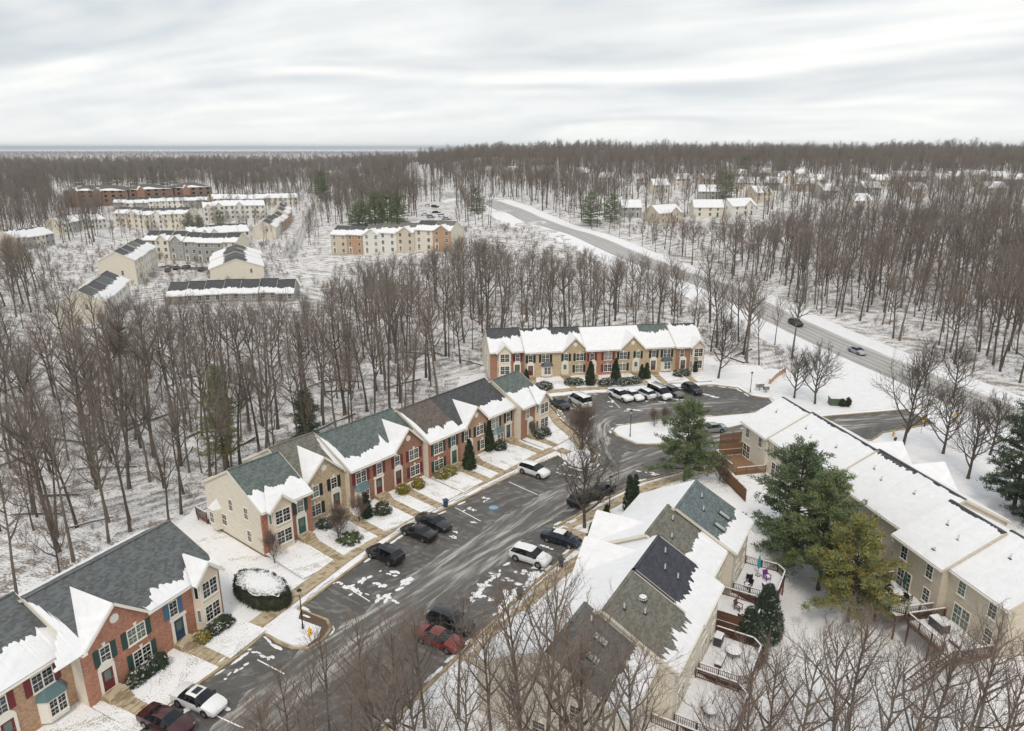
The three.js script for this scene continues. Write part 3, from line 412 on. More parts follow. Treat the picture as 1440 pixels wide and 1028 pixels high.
  for (const q of o.door || []) {
    doorAt(t, q.x, 0.42, 0.015, q);
    if (q.steps !== false) { const st = new THREE.Group(); st.name = 'stoop'; t.add(st); mesh('landing', new MB().box(q.x - 0.85, -dn, 0.02, q.x + 0.85, 0.4, 1.25), 'concrete', st); for (let k = 0; k < (q.n ?? 2); k++) mesh('step', new MB().box(q.x - 0.75, -dn, 1.25 + k * 0.34, q.x + 0.75, 0.40 - (k + 1) * 0.19, 1.25 + (k + 1) * 0.34), 'concrete', st); for (const s of [-1, 1]) if (q.rail) mesh('railing', new MB().beam([q.x + s * 0.78, 0.4, 0.1], [q.x + s * 0.78, 1.3, 0.1], 0.05, 0.05).beam([q.x + s * 0.78, 0.0, 1.9], [q.x + s * 0.78, 1.0, 1.9], 0.05, 0.05).beam([q.x + s * 0.78, 1.3, 0.1], [q.x + s * 0.78, 1.0, 1.9], 0.05, 0.05), 'metalBlack', st); }
  }
  for (const [x, y, ww, h, far, pane] of o.back || []) { const q = windowAt(t, x, y, -d - 0.015, ww, h || 1.5, { two: ww > 1.3, turn: Math.PI, far, pane }); }
  for (const [s, z, y, ww, h] of o.sideWin || []) windowAt(t, s * (w / 2 + 0.0), y, z, ww, h || 1.5, { turn: s * Math.PI / 2, pane: 'glass' });
  for (const [x, z, kind] of o.pipes || []) {                        // vents and flues on the roof
    const up = hr - Math.abs(z - mid) * rise / (d / 2), m = new MB(); if (kind === 'dome') { const q = mesh('roof_vent', cached('dome', () => { const s = new THREE.SphereGeometry(0.42, 14, 8, 0, 6.3, 0, 1.5); s.scale(1, 0.6, 1); return s; }), 'vent', roof); q.position.set(x, up + 0.12, z); mesh('vent_collar', cached('collar', () => { const s = new THREE.CylinderGeometry(0.38, 0.45, 0.3, 14); return s; }), 'ventDark', q); continue; }
    if (kind === 'sky') { const q = mesh('skylight', cached('skyl', () => new MB().box(-0.32, 0, -0.6, 0.32, 0.14, 0.6)), 'skylight', roof); q.position.set(x, up + 0.03, z); q.rotation.x = (z < mid ? -1 : 1) * Math.atan(rise / (d / 2)); mesh('skylight_frame', cached('skyf', () => new MB().box(-0.4, 0, -0.68, -0.32, 0.17, 0.68).box(0.32, 0, -0.68, 0.4, 0.17, 0.68).box(-0.32, 0, -0.68, 0.32, 0.17, -0.6).box(-0.32, 0, 0.6, 0.32, 0.17, 0.68)), 'ventDark', q); continue; }
    mesh('vent_pipe', m.tube([[x, up - 0.1, z], [x, up + 0.55, z]], [0.07, 0.07], 8), 'vent', roof); mesh('vent_boot', new MB().cbox(x, up - 0.06, z, 0.34, 0.14, 0.34), 'ventDark', roof);
  }
  return t;
}
// rows: origin, direction along the fronts (local +x), outward normal
const row = (O, dir, n) => ({ at: (s, t, y = 0) => [O[0] + dir[0] * s + n[0] * t, y, O[1] + dir[1] * s + n[1] * t], turn: Math.atan2(n[0], n[1]), dir, n });
const TWO = true;
// the yard before a house: snow over grass, sloping down to the pavement, and the walk with its steps
function yard(R, s0, s1, t, depth, y1, walkX, kind = 'yard') {
  const a = R.at(s0, t), b = R.at(s1, t), c = R.at(s1, t + depth), d = R.at(s0, t + depth), m = new MB();
  const lift = (q, y) => [q[0], y, q[2]]; m.quad(lift(d, 0.13), lift(c, 0.13), lift(b, y1), lift(a, y1)); struct('lawn', m, kind);
  if (walkX !== undefined) { const B = R.at(walkX, t + depth / 2), g = thing('garden_walk', walkLabel(R.name), 'walkway', B, 0, 'garden walks of the ' + R.name); const n = 7; for (let k = 0; k < n; k++) { const t0 = t + 1.2 + (depth - 1.2) * k / n, t1 = t + 1.2 + (depth - 1.2) * (k + 1) / n - 0.02, p = [R.at(walkX - 0.62, t0), R.at(walkX + 0.62, t0), R.at(walkX + 0.62, t1), R.at(walkX - 0.62, t1)].map((q) => [q[0], q[2]]); mesh('step', block(p, -0.02, lerp(y1 + 0.05, 0.16, (k + 1) / n) + 0.03).geo().translate(-B[0], 0, -B[2]), 'concrete', g); } }
}
function walkLabel(n) { return 'stepped concrete walk to a door of the ' + n; }
// ---------------------------------------------------------------- the near rows
const Y0 = 0.45;
const A = row([-34.2, -47.8], [0.43, -0.903], [0.903, 0.43]), B = row(MB_O, MB_DIR, MB_N), C = row([3.0, -135.5], [0.985, -0.167], [0.167, 0.985]);
A.name = 'red brick row with the maroon door'; B.name = 'long brick row'; C.name = 'yellow brick row before the wood';
const place = (R, s0, s1, t, o, label) => house({ ...o, w: s1 - s0 }, R.at((s0 + s1) / 2, t, o.y ?? Y0), R.turn, label);
// row in the corner
place(A, -6.9, -0.02, -1.6, { join: 'L', wall: 'brickBuff', roof: 'roofGrey', shutter: 'shutterRed', fs: 0.42, bs: 0.3, fine: 0.5, win: [[-1.9, 3.1, 0.9], [1.2, 3.1, 1.7, TWO]], oriel: { x: 1.6 }, door: [{ x: -1.8, color: 'doorRed' }] }, 'buff brick townhouse with dark red shutters and a metal hood over its bay window');
place(A, -13.8, -6.95, -1.6, { join: 'R', wall: 'brickRed', roof: 'roofGrey', shutter: 'shutterBlack', fs: 0.4, bs: 0.3, win: [[-1.9, 3.1, 0.9], [1.2, 3.1, 1.7, TWO], [1.2, 0.7, 1.7, TWO]], door: [{ x: -1.8, color: 'doorGreen' }] }, 'red brick townhouse beyond the dark red shutters, at the near end of its row');
place(A, 0, 6.95, 0, { join: 'R', wall: 'brickRed', roof: 'roofGrey', shutter: 'shutterGreen', fs: 0.12, bs: 0.35, fine: 0.25, drift: true, gable: { x: -0.35, w: 5.6, h: 2.6, valley: true }, win: [[-1.6, 3.0, 0.95], [1.3, 3.0, 1.75, TWO, 0, 'glassGreen'], [1.5, 0.65, 1.75, TWO]], door: [{ x: -1.75, color: 'doorRed', n: 3 }], downBack: 3 }, 'red brick townhouse with front gable, dark green shutters and a maroon arched door');
place(A, 6.96, 13.9, 0, { join: 'L', wall: 'brickRed', roof: 'roofGrey', shutter: 'shutterBlue', fs: 0.2, bs: 0.35, fine: 0.5, bay: { x: 1.6, w: 2.7 }, win: [[-1.9, 3.05, 0.9]], door: [{ x: -1.6, color: 'doorBlue', arch: false, n: 3 }], downBack: 3, sideWin: [[1, -3.5, 0.8, 0.9], [1, -3.5, 3.2, 0.9], [1, -7.5, 3.2, 0.9]] }, 'red brick end townhouse with a beige two-storey bay and bright blue shutters');
// the long row
const endHouse = place(B, 0, 6.5, 0, { wall: 'brickPink', roof: 'roofGreen', shutter: 'shutterGreen', fs: 0.4, bs: 0.4, fine: 0.4, down: 0.6, downBack: 3.2, bay: { x: -1.1, w: 2.9 }, win: [[1.7, 3.1, 0.95]], door: [{ x: 1.7, color: 'doorGreen' }], sideWin: [[-1, -3.1, 3.2, 0.85], [-1, -6.3, 3.2, 0.85], [-1, -2.9, 0.4, 0.85], [-1, -8.2, 0.7, 1.2]] }, 'end townhouse with a blank cream side wall and beige two-storey bay, green door');
{ // the blank side wall: small oriel over the falling ground, bare block below the siding, a raised deck behind
  const b = new THREE.Group(); b.name = 'side_bay'; endHouse.add(b); const X = -3.25, q = [[-8.6, 0], [-8.9, 0.75], [-10.2, 0.75], [-10.5, 0]], m = new MB(), cap = new MB();
  for (let i = 0; i < 3; i++) { const [a, c] = q[i], [e, f] = q[i + 1]; m.quad([X - c, 0.1, a], [X - f, 0.1, e], [X - f, 2.7, e], [X - c, 2.7, a]); cap.tri([X - c * 1.2 - 0.02, 2.7, a], [X - f * 1.2 - 0.02, 2.7, e], [X, 3.7, -9.55]); } m.quad([X, 0.1, q[0][0]], [X, 0.1, q[3][0]], [X - 0.75, 0.1, q[2][0]], [X - 0.75, 0.1, q[1][0]]);
  mesh('bay_wall', m, 'siding', b); mesh('bay_roof', cap, 'snow', b); windowAt(b, X - 0.76, 0.9, -9.55, 1.0, 1.4, { turn: -Math.PI / 2, pane: 'glass' });
  mesh('foundation', new MB().box(X - 0.03, -3.2, -12, X - 0.004, -0.25, -0.1), 'block', endHouse);
}
place(B, 6.5, 12.9, -1.9, { wall: 'brickTan', roof: 'roofOlive', shutter: 'shutterBlack', fs: 0.1, bs: 0.4, downBack: 3.2, driftR: true, gable: { x: 0.2, w: 5.4, h: 2.6 }, win: [[-1.6, 3.0, 1.75, TWO], [1.5, 3.1, 0.95], [-1.5, 0.6, 1.75, TWO]], door: [{ x: 1.7, color: 'doorBrown' }] }, 'yellow brick townhouse with a front gable and black shutters between two redder fronts');
place(B, 12.92, 19.1, -0.75, { join: 'R', wall: 'brickBrown', roof: 'roofGreen', shutter: 'shutterRed', fs: 0.3, bs: 0.4, downBack: 3.2, drift: true, win: [[-1.5, 3.0, 1.7, TWO], [1.5, 3.1, 0.95]], oriel: { x: -1.5 }, door: [{ x: 1.3, color: 'doorRed', arch: false }] }, 'brown brick townhouse with a blue-green metal hood over its bay window');
place(B, 19.1, 25.3, -0.75, { join: 'L', wall: 'brickBrown', roof: 'roofGreen', shutter: 'shutterRed', fs: 0.3, bs: 0.4, downBack: 3.2, gable: { x: 0.5, w: 5.0, h: 2.6, valley: true }, win: [[-1.6, 3.0, 0.95], [1.4, 3.0, 1.75, TWO], [1.5, 0.6, 1.75, TWO]], door: [{ x: -1.5, color: 'doorRed' }] }, 'brown brick townhouse with a front gable and maroon shutters');
place(B, 25.4, 31.6, 0.45, { join: 'R', wall: 'brickPink', roof: 'roofBrown', shutter: 'shutterGreen', fs: 0.28, bs: 0.4, fine: 0.6, downBack: 3.2, drift: true, win: [[-1.4, 3.0, 1.75, TWO], [1.6, 3.1, 0.95], [-1.4, 0.6, 1.75, TWO]], door: [{ x: 1.7, color: 'doorGreen' }] }, 'pink brick townhouse with dark green shutters under a brown shingle roof');
place(B, 31.6, 37.7, 0.43, { join: 'LR', wall: 'brickBuff', roof: 'roofDark', shutter: 'shutterBlack', fs: 0.08, bs: 0.4, downBack: 3.2, gable: { x: 0.4, w: 4.6, h: 2.4 }, win: [[-1.8, 3.0, 0.9], [1.1, 3.0, 1.6, TWO], [1.6, 0.6, 0.95]], door: [{ x: -1.2, color: 'doorBlack' }] }, 'buff brick townhouse with a small front gable and a black door');
place(B, 37.7, 43.8, 0.43, { join: 'L', wall: 'brickBuff', roof: 'roofDark', shutter: 'shutterBlack', fs: 0.33, bs: 0.4, downBack: 3.2, win: [[-1.5, 3.0, 1.7, TWO], [1.6, 3.1, 0.95]], oriel: { x: -1.0 }, door: [{ x: 1.6, color: 'doorBlue', arch: false }] }, 'buff brick townhouse with a blue door and metal hood beside the tall cream wall');
place(B, 43.9, 50.3, 2.0, { wall: 'brickBrown', roof: 'roofGreen', shutter: 'shutterRed', fs: 0.5, bs: 0.4, fine: 0.3, downBack: 3.2, bay: { x: 1.5, w: 2.9 }, win: [[-1.9, 3.1, 0.9, undefined, 9]], door: [{ x: -1.2, color: 'doorWhite' }] }, 'brown brick end townhouse with a cream bay beside the turning circle');
// the row before the wood
place(C, -7.2, -0.4, -1.2, { wall: 'brickBrown', roof: 'roofDark', shutter: 'shutterRed', fs: 0.62, bs: 0.6, fine: 0.9, y: 0.3, bay: { x: -0.6, w: 2.8 }, win: [[2.1, 3.1, 0.9]], door: [{ x: 2.0, color: 'doorRed' }], sideWin: [[-1, -3, 3.2, 0.85], [-1, -6.5, 3.2, 0.85], [-1, -4, 0.7, 0.85]] }, 'end townhouse half hidden behind the green-roofed corner house, with a beige gabled bay');
place(C, -0.35, 5.7, 0, { join: 'R', wall: 'brickTan', roof: 'roofDark', shutter: 'shutterBlack', fs: 0.93, bs: 0.6, fine: 0.5, y: 0.3, win: [[-2.0, 3.0, 0.95], [1.0, 3.0, 1.6, TWO]], oriel: { x: 1.3, m: 'hoodDark' }, door: [{ x: -2.0, color: 'doorRed' }] }, 'yellow brick townhouse with a hooded bay window and maroon door, roof all snow');
place(C, 5.7, 11.8, 0, { join: 'L', wall: 'brickTan', roof: 'roofDark', shutter: 'shutterBlack', fs: 0.72, bs: 0.6, fine: 0.9, y: 0.3, gable: { x: 0.9, w: 4.8, h: 2.5, snowR: true }, win: [[-0.9, 3.0, 0.9], [1.9, 3.0, 1.6, TWO], [1.8, 0.6, 1.6, TWO]], door: [{ x: -1.1, color: 'doorWhite' }] }, 'yellow brick townhouse with a wide front gable and white door before the wood');
place(C, 11.85, 18.0, 0.5, { join: 'R', wall: 'brickRed', roof: 'roofDark', shutter: 'shutterRed', fs: 1, bs: 0.6, y: 0.3, win: [[-1.9, 3.0, 0.95], [1.4, 3.0, 1.7, TWO], [1.4, 0.6, 1.7, TWO]], door: [{ x: -1.7, color: 'doorWhite' }] }, 'only red brick front among the yellow brick townhouses, roof all snow');
place(C, 18.0, 24.0, 0.5, { join: 'LR', wall: 'brickTan', roof: 'roofDark', shutter: 'shutterBlack', fs: 1, bs: 0.6, y: 0.3, gable: { x: 0.4, w: 4.8, h: 2.5, snowR: true }, win: [[-1.5, 3.0, 1.6, TWO], [1.6, 3.0, 0.9], [-1.6, 0.6, 1.6, TWO]], door: [{ x: 1.2, color: 'doorWhite' }] }, 'yellow brick gabled townhouse beside the red brick front');
place(C, 24.0, 30.4, 0.5, { join: 'L', wall: 'brickTan', roof: 'roofGreen', shutter: 'shutterBlack', fs: 0.68, bs: 0.6, fine: 0.9, y: 0.3, win: [[-1.3, 3.0, 0.95], [1.5, 3.0, 1.6, TWO]], oriel: { x: 1.5, m: 'hoodDark' }, door: [{ x: -1.3, color: 'doorBrown' }] }, 'yellow brick townhouse with a dark hood over its bay, green shingles bare near the ridge');
place(C, 30.45, 36.4, 1.2, { wall: 'brickBrown', roof: 'roofDark', shutter: 'shutterRed', fs: 0.94, bs: 0.6, fine: 0.7, y: 0.3, bay: { x: 1.4, w: 2.8 }, win: [[-1.8, 3.1, 0.9, undefined, 9]], door: [{ x: -1.5, color: 'doorBrown' }] }, 'brown brick end townhouse with a cream gabled bay beside the wood');
for (const [R, list] of [[A, [[0, 6.95, 0, 1.7], [6.95, 13.9, 0, 8.8], [-6.9, 0, -1.6, -5.2]]], [B, [[0, 6.5, 0, 4.95], [6.5, 12.9, -1.9, 11.4], [12.9, 19.1, -0.75, 17.3], [19.1, 25.3, -0.75, 20.7], [25.4, 31.6, 0.45, 30.2], [31.6, 37.7, 0.43, 33.5], [37.7, 43.8, 0.43, 42.4], [43.9, 50.3, 2.0, 45.9]]], [C, [[-0.35, 5.7, 0, 0.7], [5.7, 11.8, 0, 7.6], [11.85, 18, 0.5, 13.2], [18, 24, 0.5, 22.2], [24, 30.4, 0.5, 25.9], [30.4, 36.4, 1.2, 31.9]]]])
  for (const [s0, s1, t, wx] of list) yard(R, s0, s1, t, (R === A ? 5.4 : R === B ? 7.0 : 7.6) - t, R === C ? 0.25 : 0.42, wx);
// the row whose backs and decks face the pines (fronts turned to the street)
const D = row([20.5 - 0.866 * 6.1, -72.7 - 0.5 * 6.1], [-0.5, 0.866], [-0.866, -0.5]), E = row([43.7 + 0.98 * 12.2, -54.1 - 0.198 * 12.2], [-0.198, -0.98], [0.98, -0.198]);
const backs = [[-1.8, 3.2, 0.95], [1.7, 3.2, 0.95], [-1.9, 0.6, 0.95], [1.2, 0.1, 2.0, 2.1]];
const dCommon = { d: 12.2, wall: 'sidingTan', side: 'siding', y: 0, downBack: 3.2, down: 2.8, back: backs, shutter: 'shutterBlack', win: [[-1.5, 3, 1.7, TWO], [1.6, 3, 0.95], [1.5, 0.6, 1.7, TWO]], door: [{ x: -1.6, color: 'doorRed' }], fs: 1, ox: 0.18 };
place(D, 0, 7.1, 0, { ...dCommon, roof: 'roofTeal', bs: 0.28, fine: 0.3, sideWin: [[-1, -3.5, 3.2, 0.85], [-1, -8, 3.2, 0.85]], pipes: [[-1.2, -7.4], [0.8, -8.2], [1.6, -10.2, 'sky'], [-0.9, -10.0, 'sky']] }, 'townhouse with bare blue-grey shingles and two skylights at the far end of its row');
place(D, 7.12, 13.6, 0.9, { ...dCommon, roof: 'roofOlive', bs: 0.42, fine: 0.3, gable: { x: 0.3, w: 5, h: 2.5, snowR: true }, pipes: [[-1.5, -7.2], [1.2, -8.0]] }, 'townhouse with olive shingles and a broad snow band, between the blue-grey and the charcoal roofs');
place(D, 13.62, 20.1, -0.3, { ...dCommon, roof: 'roofNavy', bs: 0.36, fine: 0.6, gable: { x: -0.6, w: 5, h: 2.6, snowR: true }, pipes: [[0.3, -8.0], [0.2, -9.2], [-1.8, -7.3]] }, 'townhouse with charcoal shingles, darkest roof of its row');
place(D, 20.12, 26.7, -0.25, { ...dCommon, roof: 'roofOlive', bs: 0.2, fine: 0.9, pipes: [[-0.9, -7.9, 'dome'], [0.4, -8.6], [1.6, -7.2]] }, 'townhouse with olive shingles and a round metal roof vent');
place(D, 26.72, 33.4, 1.4, { ...dCommon, roof: 'roofGrey', bs: 0.3, fine: 0.3, sideWin: [[1, -3.2, 3.2, 0.85], [1, -8.5, 3.2, 0.95], [1, -5.5, 0.4, 1.2]], pipes: [[-2.2, -7.2], [-1.2, -8.4, 'sky'], [0.9, -8.6, 'sky']] }, 'end townhouse with grey shingles and skylights behind the bare foreground trees');
const eCommon = { d: 12.2, wall: 'brickTan', side: 'sidingTan', y: 0, down: 2.8, downBack: 3.2, back: backs, shutter: 'shutterBlack', win: [[-1.5, 3, 1.7, TWO], [1.6, 3, 0.95]], door: [{ x: 1.6, color: 'doorBrown' }], fs: 1, bs: 1, bare: 0.25, ox: 0.16 };
const eLabel = ['near end townhouse with snow roof, its back deck holding a covered grill box', 'townhouse with snow roof and satellite dish above a deck with table and chairs', 'snow-roofed townhouse beside the yellowish pine, its roof set a step higher', 'snow-roofed townhouse with a black bare strip running down its roof joint', 'snow-roofed townhouse behind the large dark pine, third from the cream end', 'snow-roofed townhouse second from the cream end wall with a new timber deck', 'far end townhouse with cream back wall above a new orange timber deck'];
for (let k = 0; k < 7; k++) place(E, k * 6.6, k * 6.6 + 6.6, [0, -0.9, 0.7, 0.7, 0.2, 0.2, -0.3][k], { ...eCommon, join: ['', '', 'R', 'L', 'R', 'L', ''][k], side: k > 4 ? 'siding' : 'sidingTan', roof: 'roofDark', bareTop: [0.12, 0.2, 0.12, 0.5, 0.12, 0.25, 0.12][k], back: k === 6 ? [[-1.8, 3.2, 0.95], [1.7, 3.2, 0.95], [1.6, 0.1, 2.0, 2.1]] : backs, pipes: [[0.8, -8.5], [-1.4, -9.2]].slice(0, 1 + (k % 2)), sideWin: k === 0 ? [[-1, -4, 3.2, 0.9], [-1, -8.5, 3.2, 0.9]] : [], gable: k === 3 || k === 4 ? { x: 0, w: 4.6, h: 2.4, snowL: true, snowR: true } : undefined, rake: 'sidingTan' }, eLabel[k]);

// ---------------------------------------------------------------- rows and houses farther off
function farRow(pa, pb, n, o, label, group) {
  const a = GT(...pa), b = GT(...pb), L = Math.hypot(b[0] - a[0], b[1] - a[1]), dir = [(b[0] - a[0]) / L, (b[1] - a[1]) / L], nn = [-dir[1], dir[0]], R = row(a, dir, nn), w = L / n;
  for (let k = 0; k < n; k++) {
    const s = (k + 0.5) * w, t = (o.zig ?? 0.9) * (hash(k, L) - 0.5), [x, , z] = R.at(s, t), pick = (v) => Array.isArray(v) ? v[Math.floor(hash(k * 3.1, L, v.length) * v.length)] : v, q = w * 0.27;
    const wl = pick(o.wall), st = o.floors || 2, win = [];
    for (let f = 0; f < st; f++) for (const xx of [-q, q]) win.push([xx, 0.8 + f * 2.7, Math.min(1.3, w * 0.24)]);
    house({ w: w - 0.02, d: o.d || 11, he: 2.75 * st, rise: 3, down: 3, wall: wl, side: o.side || 'siding', roof: pick(o.roof || 'roofFar'), fs: pick(o.fs ?? 0.4), bs: pick(o.bs ?? 0.4), fine: 0.4, key: false, shutter: null, ox: 0.1, join: (o.zig ?? 0.9) ? '' : 'LR', win: o.noFront ? [] : win, gable: hash(k, 4, L) > 0.55 && o.gables ? { x: 0, w: w * 0.75, h: 2, vent: false, snowR: true } : undefined, back: o.backs ? [[-q, 0.8, 1, 1.4, true], [q, 0.8, 1, 1.4, true], [-q, 3.5, 1, 1.4, true], [q, 3.5, 1, 1.4, true]] : [], sideWin: k === 0 || k === n - 1 ? [[-1, -4, 3.4, 0.8]] : [], door: o.doors ? [{ x: -q, arch: false, steps: false, color: 'doorBrown' }] : [] }, [x, ground(x, z), z], R.turn, label, 'townhouse', group);
  }
}
farRow([150, 452], [186, 418], 4, { wall: 'sidingWhite', fs: 0.45, bs: 0.5, backs: true, roof: ['roofFar', 'roofGrey'] }, 'white townhouse in the stepped row nearest the snowy field', 'stepped white row by the field');
farRow([196, 400], [222, 377], 4, { wall: ['siding', 'sidingWhite'], fs: 0.5, bs: 0.45, floors: 3, roof: ['roofFar', 'roofOlive'] }, 'grey-roofed townhouse in the middle stepped row of the far estate', 'middle stepped row of the far estate');
farRow([374, 396], [366, 372], 4, { wall: 'sidingWhite', fs: 0.6, bs: 0.55, d: 17, roof: ['roofFar', 'roofDark'] }, 'white-sided townhouse in the stepped row beside the estate road', 'stepped row beside the estate road');
farRow([204, 366], [334, 369], 7, { wall: ['sidingBlue', 'sidingWhite', 'sidingGrey', 'siding'], floors: 3, gables: true, doors: true, fs: 0.5, bs: 0.6, roof: 'roofDark', zig: 1.6 }, 'three-storey townhouse with garage in the blue and white row of the far estate', 'blue and white three-storey row');
farRow([164, 320], [264, 321], 6, { wall: ['siding', 'sidingWhite'], floors: 3, fs: 0.6, bs: 0.6, backs: true, zig: 1.6, gables: true }, 'cream three-storey townhouse in the row behind the blue one', 'cream row behind the blue one');
farRow([288, 313], [374, 308], 6, { wall: 'sidingWhite', floors: 3, fs: 0.9, bs: 0.8, gables: true, zig: 2 }, 'white snow-roofed townhouse beyond the small pines', 'white row beyond the small pines');
farRow([388, 336], [412, 304], 6, { wall: ['siding', 'brickBuff'], floors: 2, fs: 0.5, bs: 0.6 }, 'cream townhouse facing the estate road', 'cream row on the estate road');
farRow([160, 296], [292, 292], 8, { wall: ['sidingWhite', 'sidingGrey'], floors: 2, fs: 0.6, bs: 0.5, roof: 'roofDark' }, 'townhouse in the farthest row below the brick flats', 'farthest row below the flats');
farRow([300, 291], [420, 288], 8, { wall: ['sidingWhite', 'siding'], floors: 2, fs: 0.9, bs: 0.8 }, 'snow-roofed townhouse in the long pale row before the car park', 'long pale row before the car park');
farRow([236, 428], [414, 424], 7, { wall: 'sidingGrey', side: 'sidingGrey', floors: 1, fs: 0.4, bs: 0.5, zig: 1.6, roof: ['roofFar', 'roofDark'] }, 'dark-roofed townhouse half hidden behind the bare trees', 'dark roofs behind the trees');
farRow([466, 358], [634, 354], 7, { wall: ['siding', 'sidingWhite', 'sidingTan', 'brickBuff'], floors: 3, gables: true, doors: true, fs: 0.55, bs: 0.6, roof: ['roofFar', 'roofDark', 'roofOlive'], zig: 1.2 }, 'three-storey townhouse in the row standing alone beyond the wood', 'row standing alone beyond the wood');
function lone(px, py, wpx, k, wall, label, group) {
  const [x, z] = GT(px, py), dist = Math.hypot(x, z), w = clamp(wpx * dist / F * 0.9, 8, 15), turn = (hash(k, 2) - 0.5) * 1.2, he = 5;
  house({ name: 'detached_house', w, d: 10, he, rise: 3.4, down: 4, wall, side: wall, roof: 'roofFar', fs: 1, bs: 1, key: false, shutter: null, win: [[-w * 0.3, 0.8, 1.3], [w * 0.05, 0.8, 1.3], [-w * 0.3, 3.2, 1.2], [w * 0.05, 3.2, 1.2], [w * 0.3, 3.2, 1.2]], door: [{ x: w * 0.3, arch: false, steps: false }], gable: k % 2 ? { x: w * 0.2, w: w * 0.4, h: 2.4, vent: false, snowR: true } : undefined, sideWin: [[-1, -4, 3.2, 0.9], [1, -4, 3.2, 0.9]] }, [x, ground(x, z), z], turn, label, 'house', group);
}
farRow([92, 330], [150, 322], 5, { wall: ['sidingWhite', 'sidingGrey'], floors: 2, fs: 0.9, bs: 0.8, zig: 2 }, 'snow-roofed townhouse half sunk among trees left of the cream row', 'row left of the cream one');
farRow([268, 346], [352, 341], 6, { wall: ['sidingWhite', 'siding'], floors: 2, fs: 0.85, bs: 0.8, zig: 2, gables: true }, 'white townhouse in the row between the small pines and the estate road', 'row between the small pines and the estate road');
farRow([24, 352], [78, 344], 4, { wall: ['sidingGrey', 'siding'], floors: 2, fs: 0.9, bs: 0.8, zig: 2 }, 'snow-roofed house in the broken row at the wood edge of the estate', 'broken row at the wood edge');
[[1266, 258, 24], [1376, 256, 28], [1168, 280, 26], [1074, 284, 28], [960, 262, 24], [902, 262, 22], [820, 252, 18], [1292, 278, 26], [1400, 276, 28], [1130, 254, 24], [1070, 252, 24], [1220, 252, 22],[1240, 264, 26], [1330, 262, 26], [1428, 262, 28], [1130, 270, 26], [930, 272, 26], [850, 260, 20], [1226, 276, 24],[942, 314, 48], [996, 306, 44], [1046, 304, 44], [1000, 282, 38], [1004, 262, 38], [1052, 268, 38], [1038, 254, 22], [1086, 268, 24], [1105, 258, 34], [1147, 263, 24], [1192, 265, 24], [1300, 258, 24], [1348, 258, 44], [1402, 258, 36], [1212, 296, 28], [888, 306, 30]].forEach(([a, b, c], i) => lone(a, b, c, i, ['siding', 'sidingWhite', 'sidingGrey', 'sidingTan'][i % 4], 'snow-roofed detached house among the trees beyond the main road', 'houses beyond the main road'));
[[486, 254, 40], [507, 258, 26], [402, 248, 20], [378, 248, 18], [430, 246, 20], [266, 246, 18], [680, 248, 20], [716, 249, 18], [762, 248, 20], [470, 250, 24]].forEach(([a, b, c], i) => lone(a, b, c, i + 30, ['sidingWhite', 'siding', 'sidingGrey'][i % 3], 'small far snow-roofed house on the wooded rise under the skyline', 'far houses on the wooded rise'));
// the brick flats: long blocks under low hipped roofs
function flats(pa, pb, d, he, label) {
  const a = GT(...pa), b = GT(...pb), L = Math.hypot(b[0] - a[0], b[1] - a[1]), dir = [(b[0] - a[0]) / L, (b[1] - a[1]) / L], R = row(a, dir, [-dir[1], dir[0]]), [x, , z] = R.at(L / 2, 0), t = thing('apartment_building', label, 'apartments', [x, ground(x, z) + 2, z], R.turn);
  mesh('wall', new MB().box(-L / 2, -6, -d, L / 2, he, 0), 'brickDark', t); const r = 3.2, roof = mesh('roof', new MB().quad([-L / 2 - 0.5, he, 0.5], [L / 2 + 0.5, he, 0.5], [L / 2 - d / 2, he + r, -d / 2], [-L / 2 + d / 2, he + r, -d / 2]).quad([L / 2 + 0.5, he, -d - 0.5], [-L / 2 - 0.5, he, -d - 0.5], [-L / 2 + d / 2, he + r, -d / 2], [L / 2 - d / 2, he + r, -d / 2]).tri([L / 2 + 0.5, he, 0.5], [L / 2 + 0.5, he, -d - 0.5], [L / 2 - d / 2, he + r, -d / 2]).tri([-L / 2 - 0.5, he, -d - 0.5], [-L / 2 - 0.5, he, 0.5], [-L / 2 + d / 2, he + r, -d / 2]), 'roofBrown', t);
  const sl = Math.hypot(d / 2 + 0.5, r); snowOn(roof, [-L / 2 + 1, he, 0.5], [1, 0, 0], [0, r / sl, -(d / 2 + 0.5) / sl], [0, (d / 2) / sl, r / sl], L - 2, () => 0, (u) => Math.min(sl * 0.75, Math.min(u, L - 2 - u) * 0.6) * (0.45 + 0.5 * N2(u / 20, 3)) + 0.6, 0.12, 0.8);
  for (let k = 0; k < Math.floor(L / 15); k++) { const q = mesh('stair_gable', new MB().slab([[-2.4, 0, 0], [2.4, 0, 0], [2.4, 8, 0], [0, 10.6, 0], [-2.4, 8, 0]], [0, 0, 1.2]), 'brickBrown', t); q.position.set(-L / 2 + 7.5 + k * 15, 0, 1.2); mesh('snow_cover', new MB().slab([[-2.7, 8, 0.2], [0, 10.8, 0.2], [0, 10.8, -6], [-2.7, 8, -1]], [-0.08, 0.1, 0]).slab([[0, 10.8, 0.2], [2.7, 8, 0.2], [2.7, 8, -1], [0, 10.8, -6]], [0.08, 0.1, 0]), 'snow', q); }
  for (let f = 0; f < 3; f++) for (let k = 0; k < Math.floor(L / 5); k++) { const q = mesh('window', cached('fw', () => new MB().box(-0.9, 0, 0, 0.9, 1.6, 0.08)), 'glass', t); q.position.set(-L / 2 + 2.5 + k * 5, 1.2 + f * 3, 0.01); }
}
flats([92, 291], [182, 289], 22, 8.5, 'long brick apartment block with snow along its eaves'); flats([184, 289], [246, 286], 20, 8.5, 'middle brick apartment block with a snowier roof'); flats([248, 286], [300, 283], 20, 9, 'dark-roofed brick apartment block at the end of the flats');
